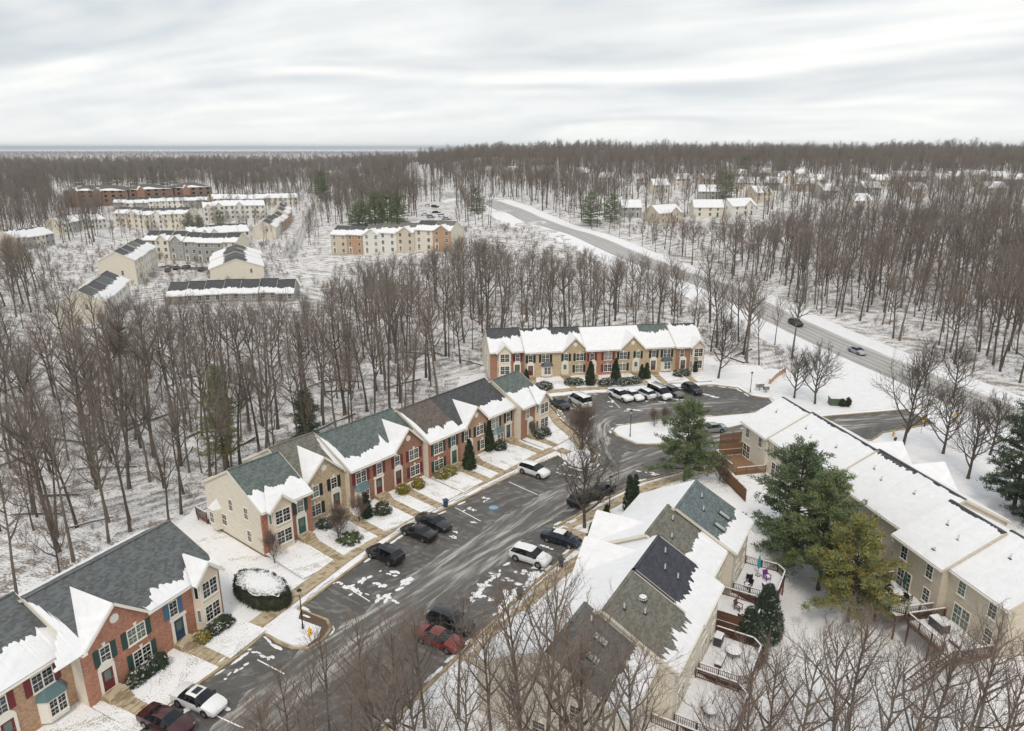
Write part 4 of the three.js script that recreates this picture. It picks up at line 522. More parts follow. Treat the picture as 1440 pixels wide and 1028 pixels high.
// the estate road and its car park
struct('estate_road', ribbon(smooth([[405, 362], [420, 335], [432, 312], [440, 300], [446, 288]].map(([a, b]) => GT(a, b)), 40), -3.2, 3.2, (x, z) => ground(x, z) + 0.15, 0.2), 'road');
struct('estate_road', ribbon(smooth([[232, 374], [290, 377], [330, 378]].map(([a, b]) => GT(a, b)), 30), -2, 5, (x, z) => ground(x, z) + 0.15, 0.2), 'asphalt');
// ---------------------------------------------------------------- trees
const V3 = (x, y, z) => new THREE.Vector3(x, y, z);
function bareTree(seed, o = {}) {                                   // one metre of model = one metre; returns trunk and crown geometry
  const r = rng(seed * 977 + 5), h = o.h || 22, tr = new MB(), cr = new MB(), r0 = o.r || h * 0.0125, first = o.first ?? 0.42, up = o.up ?? 0.95, spread = o.spread ?? 0.30;
  const wob = (v, a) => v.add(V3((r() - 0.5) * a, (r() - 0.5) * a, (r() - 0.5) * a));
  function limb(p, d, len, rad, segs, lift, wobble) {               // a bent path
    const pts = [p.toArray()], rs = [rad], q = p.clone(), dir = d.clone().normalize();
    for (let i = 1; i <= segs; i++) { wob(dir, wobble); dir.y += lift / segs; dir.normalize(); q.addScaledVector(dir, len / segs); pts.push(q.toArray()); rs.push(Math.max(rad * (1 - 0.82 * i / segs), 0.008)); }
    return [pts, rs];
  }
  const at = (pts, t) => { const f = t * (pts.length - 1), i = Math.min(pts.length - 2, Math.floor(f)), k = f - i; return [V3(...pts[i]).lerp(V3(...pts[i + 1]), k), V3(...pts[i + 1]).sub(V3(...pts[i])).normalize()]; };
  const off = (d, ang, az) => { const s = Math.abs(d.y) > 0.95 ? V3(1, 0, 0) : V3(0, 1, 0).cross(d).normalize(), u = d.clone().cross(s); return d.clone().multiplyScalar(Math.cos(ang)).addScaledVector(s, Math.sin(ang) * Math.cos(az)).addScaledVector(u, Math.sin(ang) * Math.sin(az)); };
  const [tp, trr] = limb(V3(0, -0.3, 0), V3((r() - 0.5) * 0.06, 1, (r() - 0.5) * 0.06), h * 0.93, r0, 9, 0.1, 0.09); trr[0] = r0 * 1.25; tr.tube(tp, trr, 7);
  const nL = o.limbs || 15; let az = r() * 6;
  const tw = o.twig || 0.0115, nS = o.sub || 6, nT = o.tw || 5, nQ = o.fine ?? 3;
  for (let i = 0; i < nL; i++) {
    const t = first + (0.97 - first) * Math.pow((i + r() * 0.7) / nL, 0.9), [p, d] = at(tp, t), low = 1 - (t - first) / (1 - first); az += 2.4 + (r() - 0.5) * 0.8;
    const len = h * spread * (0.45 + 0.75 * low) * (0.75 + 0.5 * r()), rad = r0 * (0.28 + 0.30 * low) * (0.8 + 0.4 * r());
    const [lp, lr] = limb(p, off(d, up * (0.55 + 0.45 * low) * (0.8 + 0.4 * r()), az), len, rad, 5, 0.75, 0.34); (i < 6 ? tr : cr).tube(lp, lr, 5);
    for (let j = 0; j < nS; j++) {
      const [p2, d2] = at(lp, 0.25 + 0.75 * (j + r()) / nS), l2 = len * (0.30 + 0.26 * r()), [sp, sr] = limb(p2, off(d2, 0.5 + 0.5 * r(), r() * 6.28), l2, rad * 0.36, 3, 0.5, 0.4); cr.tube(sp, sr, 3);
      for (let k = 0; k < nT; k++) {
        const [p3, d3] = at(sp, 0.2 + 0.8 * (k + r()) / nT), l3 = Math.max(0.5, l2 * (0.35 + 0.3 * r())), [xp, xr] = limb(p3, off(d3, 0.4 + 0.6 * r(), r() * 6.28), l3, tw * 1.5, 2, 0.45, 0.4); cr.tube(xp, xr, 3);
        for (let q = 0; q < nQ; q++) { const [p4, d4] = at(xp, 0.2 + 0.8 * (q + r()) / nQ), e = p4.clone().addScaledVector(off(d4, 0.4 + 0.5 * r(), r() * 6.28), l3 * (0.4 + 0.4 * r())), s = V3(r() - 0.5, r() - 0.5, r() - 0.5).normalize().multiplyScalar(tw); cr.tri(p4.clone().add(s).toArray(), p4.clone().sub(s).toArray(), e.toArray()); cr.tri(p4.toArray(), [p4.x + s.y, p4.y + s.z, p4.z + s.x], e.toArray()); }
      }
    }
  }
  return { trunk: tr.geo(), crown: cr.geo(), h };
}
const TALL = [], kinds = [['bark', 'twig'], ['barkPale', 'twigGrey'], ['bark', 'twigRed'], ['bark', 'twigGrey'], ['bark', 'twig'], ['barkPale', 'twig'], ['bark', 'twigRed']];
for (let k = 0; k < 7; k++) TALL.push({ ...bareTree(k + 1, { h: [23, 26, 20, 24, 27, 22, 18][k], first: [0.5, 0.55, 0.4, 0.52, 0.58, 0.45, 0.35][k], spread: [0.26, 0.22, 0.30, 0.25, 0.22, 0.28, 0.32][k], limbs: [12, 11, 14, 12, 10, 13, 14][k] }), m: kinds[k] });
const SPREAD = [0, 1, 2].map((k) => ({ ...bareTree(k + 40, { h: [10, 9, 12][k], first: 0.2, spread: [0.5, 0.54, 0.42][k], limbs: 17, sub: 8, up: 1.1, r: 0.22, twig: 0.016 }), m: ['bark', 'bark'] }));
function standTree(name, kind, label, pos, turn, scale, group) {
  const t = thing(name, label, 'tree', pos, turn, group); t.scale.setScalar(scale); mesh('trunk', kind.trunk, kind.m[0], t); mesh('crown', kind.crown, kind.m[1], t); return t;
}
// needles or leaves as small blades spread through clumps
function clumps(list, r, n, len, wid, spike = 0.6) {
  const m = new MB();
  for (const [x, y, z, s, ux, uy, uz] of list) for (let i = 0; i < n; i++) {
    const d = V3(r() - 0.5 + (ux || 0) * spike, r() - 0.5 + (uy || 0) * spike, r() - 0.5 + (uz || 0) * spike).normalize(), c = V3((r() - 0.5), (r() - 0.5) * 0.7, (r() - 0.5)).multiplyScalar(s).add(V3(x, y, z)), side = V3(r() - 0.5, r() - 0.5, r() - 0.5).cross(d).normalize().multiplyScalar(wid * (0.6 + 0.8 * r())), e = c.clone().addScaledVector(d, len * (0.6 + 0.8 * r()));
    m.tri(c.clone().add(side).toArray(), c.clone().sub(side).toArray(), e.toArray());
  }
  return m;
}
function pineTree(seed, h, wide, label, mats, o = {}) {              // white pine: whorls of level limbs, needles in tufts towards their ends
  const r = rng(seed), t = thing('pine_tree', label, 'tree', [0, 0, 0]), tr = new MB(), list = [], lean = (r() - 0.5) * 0.5;
  const pts = []; for (let i = 0; i <= 8; i++) pts.push([lean * i / 8 + (r() - 0.5) * 0.12, -0.3 + (h + 0.3) * i / 8, (r() - 0.5) * 0.12]); tr.tube(pts, pts.map((_, i) => h * 0.016 * (1.1 - i / 8)), 8);
  const start = o.start ?? 0.16, nW = o.whorls || Math.round(h * 1.15);
  for (let k = 0; k < nW; k++) {
    const f = start + (1 - start) * (k + 0.3 * r()) / nW, y = f * h, prof = Math.pow(1 - f, o.pow || 0.55) * (f < 0.3 ? 0.75 + 0.25 * f / 0.3 : 1), nb = 4 + Math.floor(r() * 3), a0 = r() * 6.28;
    for (let b = 0; b < nb; b++) {
      const az = a0 + b * 6.28 / nb + (r() - 0.5) * 0.7, L = Math.max(0.5, wide * prof * (0.55 + 0.65 * r())), rise = 0.12 + 0.5 * f, c = Math.cos(az), s = Math.sin(az), path = [];
      for (let q = 0; q <= 4; q++) { const g = q / 4; path.push([lean * f + c * L * g, y + L * (rise * g - 0.22 * g * g * (1 - f)) + (r() - 0.5) * 0.1, s * L * g]); }
      tr.tube(path, path.map((_, q) => (0.05 + 0.012 * L) * (1 - q / 5)), 4);
      const nc = Math.max(4, Math.round(L * 5)); for (let q = 0; q < nc; q++) { const g = 0.3 + 0.72 * (q + r()) / nc, sp = 0.5 * L * g * 0.55; list.push([lean * f + c * L * g + (r() - 0.5) * sp * 1.4, y + L * (rise * g - 0.22 * g * g * (1 - f)) + (r() - 0.3) * 0.35, s * L * g + (r() - 0.5) * sp * 1.4, 0.5 + 0.3 * r(), c * 0.5, 0.45, s * 0.5]); }
    }
  }
  mesh('trunk', tr, 'bark', t); const half = list.filter((_, i) => i % 3), rest = list.filter((_, i) => i % 3 === 0);
  mesh('crown', clumps(half, r, o.n || 20, 0.4, 0.05), mats[0], t); mesh('crown', clumps(rest, r, o.n || 20, 0.4, 0.05), mats[1], t);
  return t;
}
function coneShrub(name, label, cat, pos, h, rad, m, group, o = {}) {     // arborvitae, spruce, clipped shrubs: dense foliage over an inner core
  const r = rng(Math.round(pos[0] * 131 + pos[2] * 17) + 3), t = thing(name, label, cat, pos, r() * 6, group), list = [], prof = o.prof || ((f) => Math.pow(1 - f, 0.75) * (f < 0.12 ? 0.7 + 2.5 * f : 1));
  const n = Math.round((o.dens || 42) * h * rad * 2 + 40);
  for (let i = 0; i < n; i++) { const f = Math.pow(r(), 1.15) * 0.98, a = r() * 6.283, q = rad * prof(f) * (0.78 + 0.26 * r()) * (1 + 0.12 * Math.sin(a * 3 + f * 9)); list.push([Math.cos(a) * q, h * (0.03 + 0.97 * f), Math.sin(a) * q, 0.12 + 0.1 * rad, Math.cos(a) * 0.5, o.lift ?? 0.8, Math.sin(a) * 0.5]); }
  mesh('stem', new MB().tube([[0, -0.3, 0], [0, h * 0.8, 0]], [0.07 + rad * 0.03, 0.02], 6), 'bark', t);
  const core = new THREE.LatheGeometry([0, 0.1, 0.25, 0.45, 0.65, 0.85, 1].map((f) => new THREE.Vector2(Math.max(0.01, rad * prof(f) * 0.8), 0.05 + f * h * 0.97)), 10); mesh('inner_foliage', core, m, t);
  mesh('foliage', clumps(list, r, o.n || 14, o.len || 0.2, o.wid || 0.035), m, t);
  if (o.snow) { const top = list.filter((q) => r() < o.snow).map((q) => [q[0] * 1.03, q[1] + 0.06, q[2] * 1.03, q[3] * 0.7, 0, 0, 0]); mesh('snow_cover', clumps(top, r, 9, 0.13, 0.05, 0), 'snow', t); }
  return t;
}
const round = (f) => Math.sqrt(Math.max(0.02, 1 - Math.pow(f * 1.02, 2.4))) * (0.85 + 0.3 * Math.min(f, 0.5));
function shrubAt(px, py, h, rad, m, label, o = {}) { const [x, z] = G(px, py, o.y ?? 0.2); return coneShrub(o.name || 'shrub', label, 'shrub', [x, (o.y ?? 0.2), z], h, rad, m, o.group, { prof: round, lift: 0.4, ...o }); }
// the four big pines
function stand(t, px, py, y, turn = 0) { const [x, z] = G(px, py, y); t.position.set(x, y, z); t.rotation.y = turn; return t; }
stand(pineTree(5, 11.5, 5.4, 'broad dark green pine standing alone on the strip beside the street', ['pine', 'pineLight'], { start: 0.14 }), 962, 676, 0.1);
stand(pineTree(16, 15, 6.6, 'largest dark green pine, between the decks and the snowy back roofs', ['pine', 'pine'], { start: 0.12 }), 1112, 790, -2.5, 1);
stand(pineTree(27, 14, 5.6, 'green pine growing into the yellowish one behind the decks', ['pineLight', 'pine'], { start: 0.2 }), 1150, 828, -2.55, 2);
stand(pineTree(38, 11.5, 5.6, 'yellowish green pine with a bare lower trunk in the snowy back yard', ['pineYellow', 'pineLight'], { start: 0.2 }), 1193, 873, -2.6, 3);
// evergreens at the right edge and in the wood
stand(pineTree(49, 15, 4.6, 'tall dark evergreen at the edge of the junction lawn', ['spruce', 'pine'], { start: 0.1 }), 1425, 715, 0, 1);
stand(pineTree(53, 11, 3.6, 'shorter dark evergreen before the tall one at the junction lawn', ['spruce', 'spruce'], { start: 0.06 }), 1452, 738, 0, 1);
stand(pineTree(57, 17, 3.4, 'slender ivy-green tree in the wood behind the cream end wall', ['pineLight', 'pineYellow'], { start: 0.2, n: 10 }), 318, 668, -3, 1);
stand(pineTree(61, 9, 3.2, 'dark holly-like evergreen under the bare trees behind the long row', ['spruce', 'pine'], { start: 0.1 }), 432, 618, -4, 1);
stand(pineTree(63, 8, 3.0, 'dark evergreen near the stepped white row', ['spruce', 'pine'], { start: 0.1 }), 172, 500, -2, 1);
// farther pines in the estate and below the flats
const farPine = pineTree(71, 11, 4.8, 'dark pine among the far estate houses', ['pine', 'pineLight'], { start: 0.08, n: 9, pow: 0.4 }); { const [x, z] = GT(268, 330); farPine.position.set(x, ground(x, z), z); farPine.userData.group = 'pines of the far estate'; }
[[282, 331, 1], [310, 318, 0.8], [452, 278, 1.7], [455, 282, 1.4], [510, 322, 1.3], [528, 318, 1.5], [545, 315, 1.5], [560, 316, 1.4], [500, 322, 1.1], [112, 262, 1.4], [150, 262, 1.5], [165, 260, 1.5], [190, 262, 1.4], [215, 260, 1.5], [230, 262, 1.4], [245, 260, 1.5], [45, 265, 1.6], [1045, 246, 1.5], [1098, 250, 1.3], [1020, 283, 1.3], [860, 312, 1.2], [830, 318, 1.3], [670, 300, 1.2], [1010, 262, 1.0]].forEach(([a, b, s], i) => { const [x, z] = GT(a, b); copyOf(farPine, [x, ground(x, z), z], i, s * (0.9 + 0.2 * hash(i, 2)), i < 3 ? undefined : 'dark pine standing among far bare trees', i < 3 ? undefined : 'far pines among the bare trees'); });
// arborvitae and clipped shrubs by the doors
const col = (px, py, h, rad, label, group) => { const [x, z] = G(px, py, 0.2); return coneShrub('arborvitae', label, 'shrub', [x, 0.2, z], h, rad, 'arbor', group); };
col(660, 660, 4.6, 1.05, 'tall dark arborvitae by the black door'); col(686, 634, 5.0, 1.1, 'tall dark arborvitae by the blue door'); col(516, 728, 3.4, 0.8, 'dark conical shrub beside the blue-green metal hood');
col(830, 541, 4.8, 1.1, 'cone-shaped arborvitae before the yellow gabled house'); col(865, 539, 5.0, 1.15, 'cone-shaped arborvitae between the red brick front and its yellow neighbour'); col(902, 533, 3, 0.7, 'small arborvitae before the yellow house with bare green shingles'); col(909, 532, 3.2, 0.9, 'rounder dark shrub beside the small arborvitae'); col(976, 523, 4.6, 0.8, 'narrow arborvitae at the wood end of the yellow brick row'); col(740, 540, 3, 0.7, 'narrow arborvitae by the maroon door of the yellow row');
{ const [x, z] = G(884, 721, 0.1); coneShrub('arborvitae', 'taller of two joined columnar arborvitae by the street', 'shrub', [x, 0.1, z], 5.2, 0.7, 'arbor', null, { prof: (f) => Math.pow(1 - f, 0.45), snow: 0.06 }); const [u, v] = G(892, 716, 0.1); coneShrub('arborvitae', 'shorter of two joined columnar arborvitae by the street', 'shrub', [u, 0.1, v], 4.8, 0.6, 'arbor', null, { prof: (f) => Math.pow(1 - f, 0.45) }); }
col(852, 743, 3.1, 0.75, 'cone-shaped arborvitae before the snowy front roof'); col(832, 757, 2.0, 0.55, 'smallest cone-shaped evergreen beside the bay kerb');
{ const put = (px, py, h, rad, label) => { const [x, z] = G(px, py, -2.4); coneShrub('spruce_tree', label, 'tree', [x, -2.4, z], h, rad, 'spruce', null, { dens: 60, len: 0.24, lift: 0.1, snow: 0.13, n: 14 }); }; put(1050, 925, 5.6, 1.9, 'snow-dusted spruce before the deck with the patio chairs'); put(1075, 896, 6.0, 1.9, 'snow-dusted spruce before the deck with the purple chairs'); }
// shrubs under snow
shrubAt(538, 722, 1.5, 1.1, 'hedge', 'rounded shrub dusted with snow beside the conical shrub', { snow: 0.35 }); shrubAt(567, 694, 1.3, 0.9, 'shrubYellow', 'yellowish shrub by the arched door of the brown gabled house', { snow: 0.1 }); shrubAt(588, 686, 1.4, 0.9, 'shrubYellow', 'second yellowish shrub under the brown gabled house window', { snow: 0.1 });
shrubAt(622, 672, 1.3, 1.1, 'shrubYellow', 'clipped yellow hedge before the pink brick house', { snow: 0.3 }); shrubAt(632, 667, 1.3, 1.1, 'shrubYellow', 'other end of the clipped yellow hedge before the pink brick house', { snow: 0.3 }); shrubAt(703, 632, 1.5, 1.1, 'hedge', 'dark rounded shrub under the metal hood by the blue door', { snow: 0.15 });
shrubAt(458, 742, 1.1, 1.1, 'spruce', 'low dark shrub before the yellow gabled house', { snow: 0.2 }); shrubAt(492, 760, 0.7, 1.5, 'shrub', 'low spreading green shrub below the small bare tree', { snow: 0.2 });
shrubAt(765, 612, 1.4, 1.1, 'hedge', 'snowy shrub beneath the cream bay of the corner house', { snow: 0.4 }); shrubAt(757, 617, 1.3, 1.0, 'hedge', 'second snowy shrub beneath the cream bay of the corner house', { snow: 0.4 });
[[285, 903, 'shrubYellow'], [299, 892, 'hedge'], [307, 886, 'shrub'], [318, 880, 'hedge'], [200, 956, 'hedge'], [208, 950, 'spruce'], [192, 962, 'hedge'], [218, 938, 'hedge']].forEach(([a, b, m], i) => shrubAt(a, b, 0.9 + 0.3 * hash(i, 1), 0.75, m, i < 4 ? 'low foundation shrub dusted with snow under the beige bay' : 'low foundation shrub dusted with snow between the maroon and the blue door', { snow: 0.3, group: i < 4 ? 'shrubs under the beige bay' : 'shrubs between the two doors' }));
shrubAt(228, 940, 1.7, 0.5, 'spruce', 'upright dark shrub beside the steps of the blue door', { snow: 0.1 });
[[802, 540], [812, 540], [760, 548], [768, 546], [850, 541], [857, 540], [874, 540], [884, 539], [893, 538], [765, 545], [955, 528], [963, 527]].forEach(([a, b], i) => shrubAt(a, b, 1.2, 1.3, 'hedge', 'low snow-topped foundation hedge of the yellow brick row', { snow: 0.55, group: 'hedges of the yellow brick row' }));
{ // the big clipped hedge with its cap of snow
  const [x, z] = G(369, 838, 0.1), t = thing('hedge', 'large oval clipped hedge with a thick cap of snow', 'hedge', [x, 0.1, z], -0.6), r = rng(77), list = [], cap = [];
  for (let i = 0; i < 950; i++) { const a = r() * 6.283, y = r() * 1.55, e = 1 - 0.15 * Math.pow(y / 1.6, 4); list.push([Math.cos(a) * 3.7 * e, y, Math.sin(a) * 1.9 * e, 0.2, Math.cos(a), 0.2, Math.sin(a)]); }
  for (let i = 0; i < 900; i++) { const a = r() * 6.283, q = Math.sqrt(r()); list.push([Math.cos(a) * 3.6 * q, 1.55, Math.sin(a) * 1.85 * q, 0.2, 0, 1, 0]); }
  const body = new THREE.SphereGeometry(1, 24, 12); body.scale(3.6, 1.5, 1.8); body.translate(0, 0.25, 0); mesh('inner_foliage', body, 'hedge', t); mesh('foliage', clumps(list, r, 9, 0.17, 0.03), 'hedge', t);
  const m = new MB(), top = (a, q) => { const X = Math.cos(a) * 3.65 * q, Z = Math.sin(a) * 1.9 * q; return [X, 1.78 - 0.22 * q * q + 0.07 * fbm(X * 1.4, Z * 1.4, 3), Z]; };
  for (let k = 0; k < 40; k++) { const a = k / 40 * 6.2832, b = (k + 1) / 40 * 6.2832, edge = (w) => 0.93 + 0.12 * N2(Math.cos(w) * 4, Math.sin(w) * 4); for (let q = 0; q < 6; q++) { const q0 = q / 6, q1 = (q + 1) / 6, ea = edge(a), eb = edge(b); m.quad(top(a, q0 * ea), top(b, q0 * eb), top(b, q1 * eb), top(a, q1 * ea)); } } mesh('snow_cover', m, 'snow', t);
}
// bare shrubs
const BUSH = [0, 1].map((k) => ({ ...bareTree(k + 70, { h: 3.2, r: 0.06, first: 0.06, spread: 0.6, limbs: 22, sub: 6, tw: 5, fine: 3, up: 0.7, twig: 0.008 }), m: ['bark', 'twigRed'] }));
const bush = (px, py, s, label, y = 0.1) => { const [x, z] = G(px, py, y); standTree('bare_shrub', BUSH[px % 2], label, [x, y, z], px, s).userData.category = 'shrub'; };
bush(386, 788, 0.9, 'brown bare shrub against the corner of the cream end wall', 0.3); bush(478, 758, 1.0, 'bare multi-stemmed small tree before the yellow gabled house', 0.3); bush(476, 754, 1.1, 'bare twiggy shrub beside the multi-stemmed small tree', 0.3); bush(817, 633, 1.9, 'large reddish bare bush on the corner of the turning circle'); bush(820, 630, 1.7, 'smaller reddish bare bush joined to the large one on the corner'); bush(505, 735, 0.9, 'tawny bare shrub under the blue-green hood', 0.3); bush(935, 600, 0.9, 'dark red bare shrub on the lamp island'); bush(920, 600, 0.8, 'low dark bare shrub behind the lamp island'); bush(750, 616, 0.7, 'small reddish shrub by the corner house steps'); bush(1012, 676, 0.9, 'bare thicket along the brown fence', -0.2); bush(995, 670, 0.8, 'bare thicket by the street end of the brown fence', 0); bush(1020, 690, 0.9, 'bare thicket midway along the brown fence', -1);
// single bare trees in the open
const openTree = (px, py, k, s, label, y = 0.1) => { const [x, z] = G(px, py, y); standTree('bare_tree', SPREAD[k], label, [x, y, z], px * 0.7, s); };
openTree(822, 742, 0, 0.98, 'round-crowned bare tree on the verge by the parked dark cars'); openTree(1269, 630, 2, 1.15, 'tall upright bare tree by the yellow warning sign'); openTree(1326, 638, 1, 1.0, 'low spreading bare tree on the junction lawn beside the sign'); openTree(1361, 673, 1, 1.02, 'low crooked bare tree farthest out on the junction lawn'); openTree(1146, 568, 0, 0.95, 'wide bare tree beside the green utility box'); openTree(1117, 560, 1, 0.9, 'small bare tree by the letter boxes'); openTree(1392, 640, 0, 0.85, 'bare tree beside the dark evergreens'); openTree(1010, 532, 2, 1.0, 'brown-leaved bare tree at the end of the yellow row'); openTree(1300, 545, 0, 0.8, 'small bare tree on the roadside verge'); openTree(1340, 560, 0, 0.9, 'bare tree over the road junction');
// ---------------------------------------------------------------- vehicles
const paint = (name, c, metal = 0.1) => { const m = new THREE.MeshPhysicalMaterial({ color: c, roughness: 0.35, metalness: metal, clearcoat: 1, clearcoatRoughness: 0.06, specularIntensity: 0.4 }); m.name = name; return (M[name] = m); };
paint('carWhite', '#e4e6e8'); paint('carBlack', '#15171a'); paint('carNavy', '#1a2233'); paint('carGrey', '#4b5053', 0.4); paint('carSilver', '#aeb3b8', 0.6); paint('carRed', '#772422'); paint('carMaroon', '#3d1519'); paint('carDark', '#23272b', 0.3); paint('carTan', '#6b6c66', 0.4);
std('carGlass', '#0f151b', 0.05); std('lightClear', '#d8dde0', 0.15); std('lightRed', '#8e1517', 0.25); std('plastic', '#22252a', 0.7);
// x, half width, sill, belt, top, half width of the roof
const CARS = {
  sedan: { st: [[-2.42, 0.70, 0.42, 0.78, 0.84, 0.58], [-2.28, 0.86, 0.26, 0.93, 1.0, 0.70], [-1.6, 0.91, 0.2, 0.99, 1.06, 0.74], [-1.42, 0.91, 0.2, 0.98, 1.08, 0.72], [-0.72, 0.91, 0.2, 0.96, 1.42, 0.60], [-0.1, 0.91, 0.2, 0.95, 1.46, 0.60], [0.4, 0.91, 0.2, 0.94, 1.42, 0.61], [1.12, 0.91, 0.2, 0.92, 1.0, 0.74], [1.8, 0.90, 0.2, 0.84, 0.90, 0.72], [2.26, 0.84, 0.24, 0.70, 0.75, 0.64], [2.42, 0.66, 0.34, 0.56, 0.60, 0.5]], g: [3, 4, 6, 7], wx: 1.42, r: 0.33 },
  suv: { st: [[-2.34, 0.74, 0.5, 0.95, 1.02, 0.62], [-2.24, 0.90, 0.34, 1.08, 1.14, 0.74], [-2.12, 0.92, 0.26, 1.08, 1.16, 0.74], [-1.75, 0.93, 0.26, 1.08, 1.62, 0.66], [-1.0, 0.93, 0.26, 1.06, 1.70, 0.68], [-0.1, 0.93, 0.26, 1.04, 1.71, 0.68], [0.42, 0.93, 0.26, 1.03, 1.66, 0.66], [1.14, 0.93, 0.26, 1.02, 1.12, 0.76], [1.8, 0.91, 0.26, 0.98, 1.03, 0.74], [2.2, 0.86, 0.3, 0.84, 0.9, 0.66], [2.34, 0.7, 0.4, 0.68, 0.72, 0.55]], g: [2, 3, 6, 7], wx: 1.4, r: 0.37 },
  van: { st: [[-2.72, 0.80, 0.5, 1.0, 1.06, 0.7], [-2.66, 0.94, 0.34, 1.15, 1.22, 0.8], [-2.62, 0.97, 0.28, 1.18, 1.28, 0.82], [-2.45, 0.98, 0.28, 1.2, 2.12, 0.78], [-1.2, 0.98, 0.28, 1.2, 2.2, 0.80], [0.3, 0.98, 0.28, 1.2, 2.2, 0.80], [1.1, 0.98, 0.28, 1.18, 2.08, 0.76], [1.95, 0.97, 0.28, 1.12, 1.22, 0.8], [2.3, 0.95, 0.28, 1.02, 1.08, 0.76], [2.6, 0.9, 0.3, 0.86, 0.92, 0.7], [2.72, 0.74, 0.4, 0.7, 0.74, 0.6]], g: [2, 3, 6, 7], wx: 1.7, r: 0.37 },
  pickup: { st: [[-2.85, 0.86, 0.5, 1.02, 1.04, 0.84], [-2.8, 0.95, 0.42, 1.06, 1.08, 0.9], [-1.2, 0.96, 0.38, 1.08, 1.1, 0.9], [-0.95, 0.96, 0.36, 1.08, 1.16, 0.76], [-0.75, 0.96, 0.36, 1.08, 1.80, 0.70], [0.0, 0.96, 0.36, 1.07, 1.86, 0.70], [0.6, 0.96, 0.36, 1.06, 1.80, 0.70], [1.25, 0.96, 0.36, 1.06, 1.18, 0.78], [1.9, 0.95, 0.36, 1.06, 1.12, 0.78], [2.6, 0.92, 0.4, 0.98, 1.04, 0.76], [2.8, 0.8, 0.5, 0.8, 0.84, 0.66]], g: [3, 4, 6, 7], wx: 1.72, r: 0.4 },
};
function car(kind, color, label, px, py, deg, o = {}) {
  const K = CARS[kind], st = K.st, [x, z] = o.world || G(px, py, 0), y = o.y ?? 0.02, t = thing('parked_car', label, o.cat || (kind === 'sedan' ? 'car' : kind), [x, y, z], -deg * Math.PI / 180, o.group); if (o.moving) t.name = numbered('passing_car');
  const ring = ([X, w, b, belt, top, rw]) => { const half = [[0, b], [w * 0.9, b], [w, b + 0.22], [w * 1.01, (b + belt) / 2 + 0.08], [w * 0.97, belt], [rw + 0.02, top - 0.05], [rw - 0.08, top], [0, top + 0.025]]; return half.map(([a, c]) => [X, c, a]).concat(half.slice(1, -1).reverse().map(([a, c]) => [X, c, -a])); };
  const key = 'car' + kind, geos = geoCache.get(key) || (() => {
    const R = st.map(ring), n = R[0].length, body = new MB(), glass = new MB(), top = new MB(), [g0, g1, g2, g3] = K.g;
    for (let i = 0; i < R.length - 1; i++) for (let k = 0; k < n; k++) {
      const j = (k + 1) % n, side = k === 4 || k === 9, topF = k >= 5 && k <= 8, cabin = i >= g0 && i < g3, slope = (i >= g0 && i < g1) || (i >= g2 && i < g3);
      (cabin && (side || (slope && topF)) ? glass : cabin && topF ? top : body).quad(R[i][k], R[i + 1][k], R[i + 1][j], R[i][j]);
    }
    for (const [q, s] of [[R[0], 1], [R[R.length - 1], -1]]) for (let k = 1; k < n - 1; k++) s > 0 ? body.tri(q[0], q[k], q[k + 1]) : body.tri(q[0], q[k + 1], q[k]);
    const soft = (q) => toCreasedNormals(mergeVertices(q.geo().deleteAttribute('uv').deleteAttribute('normal'), 1e-3), 0.7), b = soft(body), roof = soft(top), gl = glass.geo();
    const wheel = new THREE.CylinderGeometry(K.r, K.r, 0.24, 18); wheel.rotateX(Math.PI / 2); const rim = new THREE.CylinderGeometry(K.r * 0.62, K.r * 0.62, 0.26, 10); rim.rotateX(Math.PI / 2);
    const f = st[st.length - 2], e = st[1], trim = new MB(); for (const s of [-1, 1]) { trim.box(st[K.g[2]][0] + 0.35, f[3] + 0.22, s * (f[1] + 0.06) - 0.1, st[K.g[2]][0] + 0.5, f[3] + 0.38, s * (f[1] + 0.06) + 0.1); const mid = (st[g1][0] + st[g2][0]) / 2; trim.beam([mid, st[g1][3], s * st[g1][1] * 0.975], [mid, st[g1][4] - 0.05, s * (st[g1][5] + 0.025)], 0.09, 0.03); }
    const head = new MB(), tail = new MB(); for (const s of [-1, 1]) { head.box(f[0] - 0.16, f[3] - 0.16, s * f[1] * 0.72 - 0.17, f[0] + 0.05, f[3] - 0.02, s * f[1] * 0.72 + 0.17); tail.box(e[0] - 0.07, e[3] - 0.22, s * e[1] * 0.8 - 0.14, e[0] + 0.1, e[3] - 0.04, s * e[1] * 0.8 + 0.14); }
    const grill = new MB().box(f[0] - 0.05, f[2] + 0.06, -0.42, f[0] + 0.12, f[3] - 0.2, 0.42), arch = new THREE.CylinderGeometry(K.r + 0.07, K.r + 0.07, 0.06, 18); arch.rotateX(Math.PI / 2);
    const v = { b, roof, gl, wheel, rim, trim: trim.geo(), head: head.geo(), tail: tail.geo(), grill: grill.geo(), arch }; geoCache.set(key, v); return v;
  })();
  mesh('body', geos.b, color, t); mesh('roof_panel', geos.roof, color, t); mesh('windows', geos.gl, 'carGlass', t); mesh('mirrors_and_pillars', geos.trim, 'plastic', t); mesh('headlight', geos.head, 'lightClear', t); mesh('tail_light', geos.tail, 'lightRed', t); mesh('grille', geos.grill, 'plastic', t);
  for (const sx of [-1, 1]) for (const sz of [-1, 1]) { const ar = mesh('wheel_arch', geos.arch, 'plastic', t); ar.position.set(sx * K.wx, K.r + 0.03, sz * (st[4][1] - 0.02)); const w = mesh('wheel', geos.wheel, 'tyre', t); w.position.set(sx * K.wx, K.r, sz * (st[4][1] - 0.09)); mesh('rim', geos.rim, 'rim', w); }
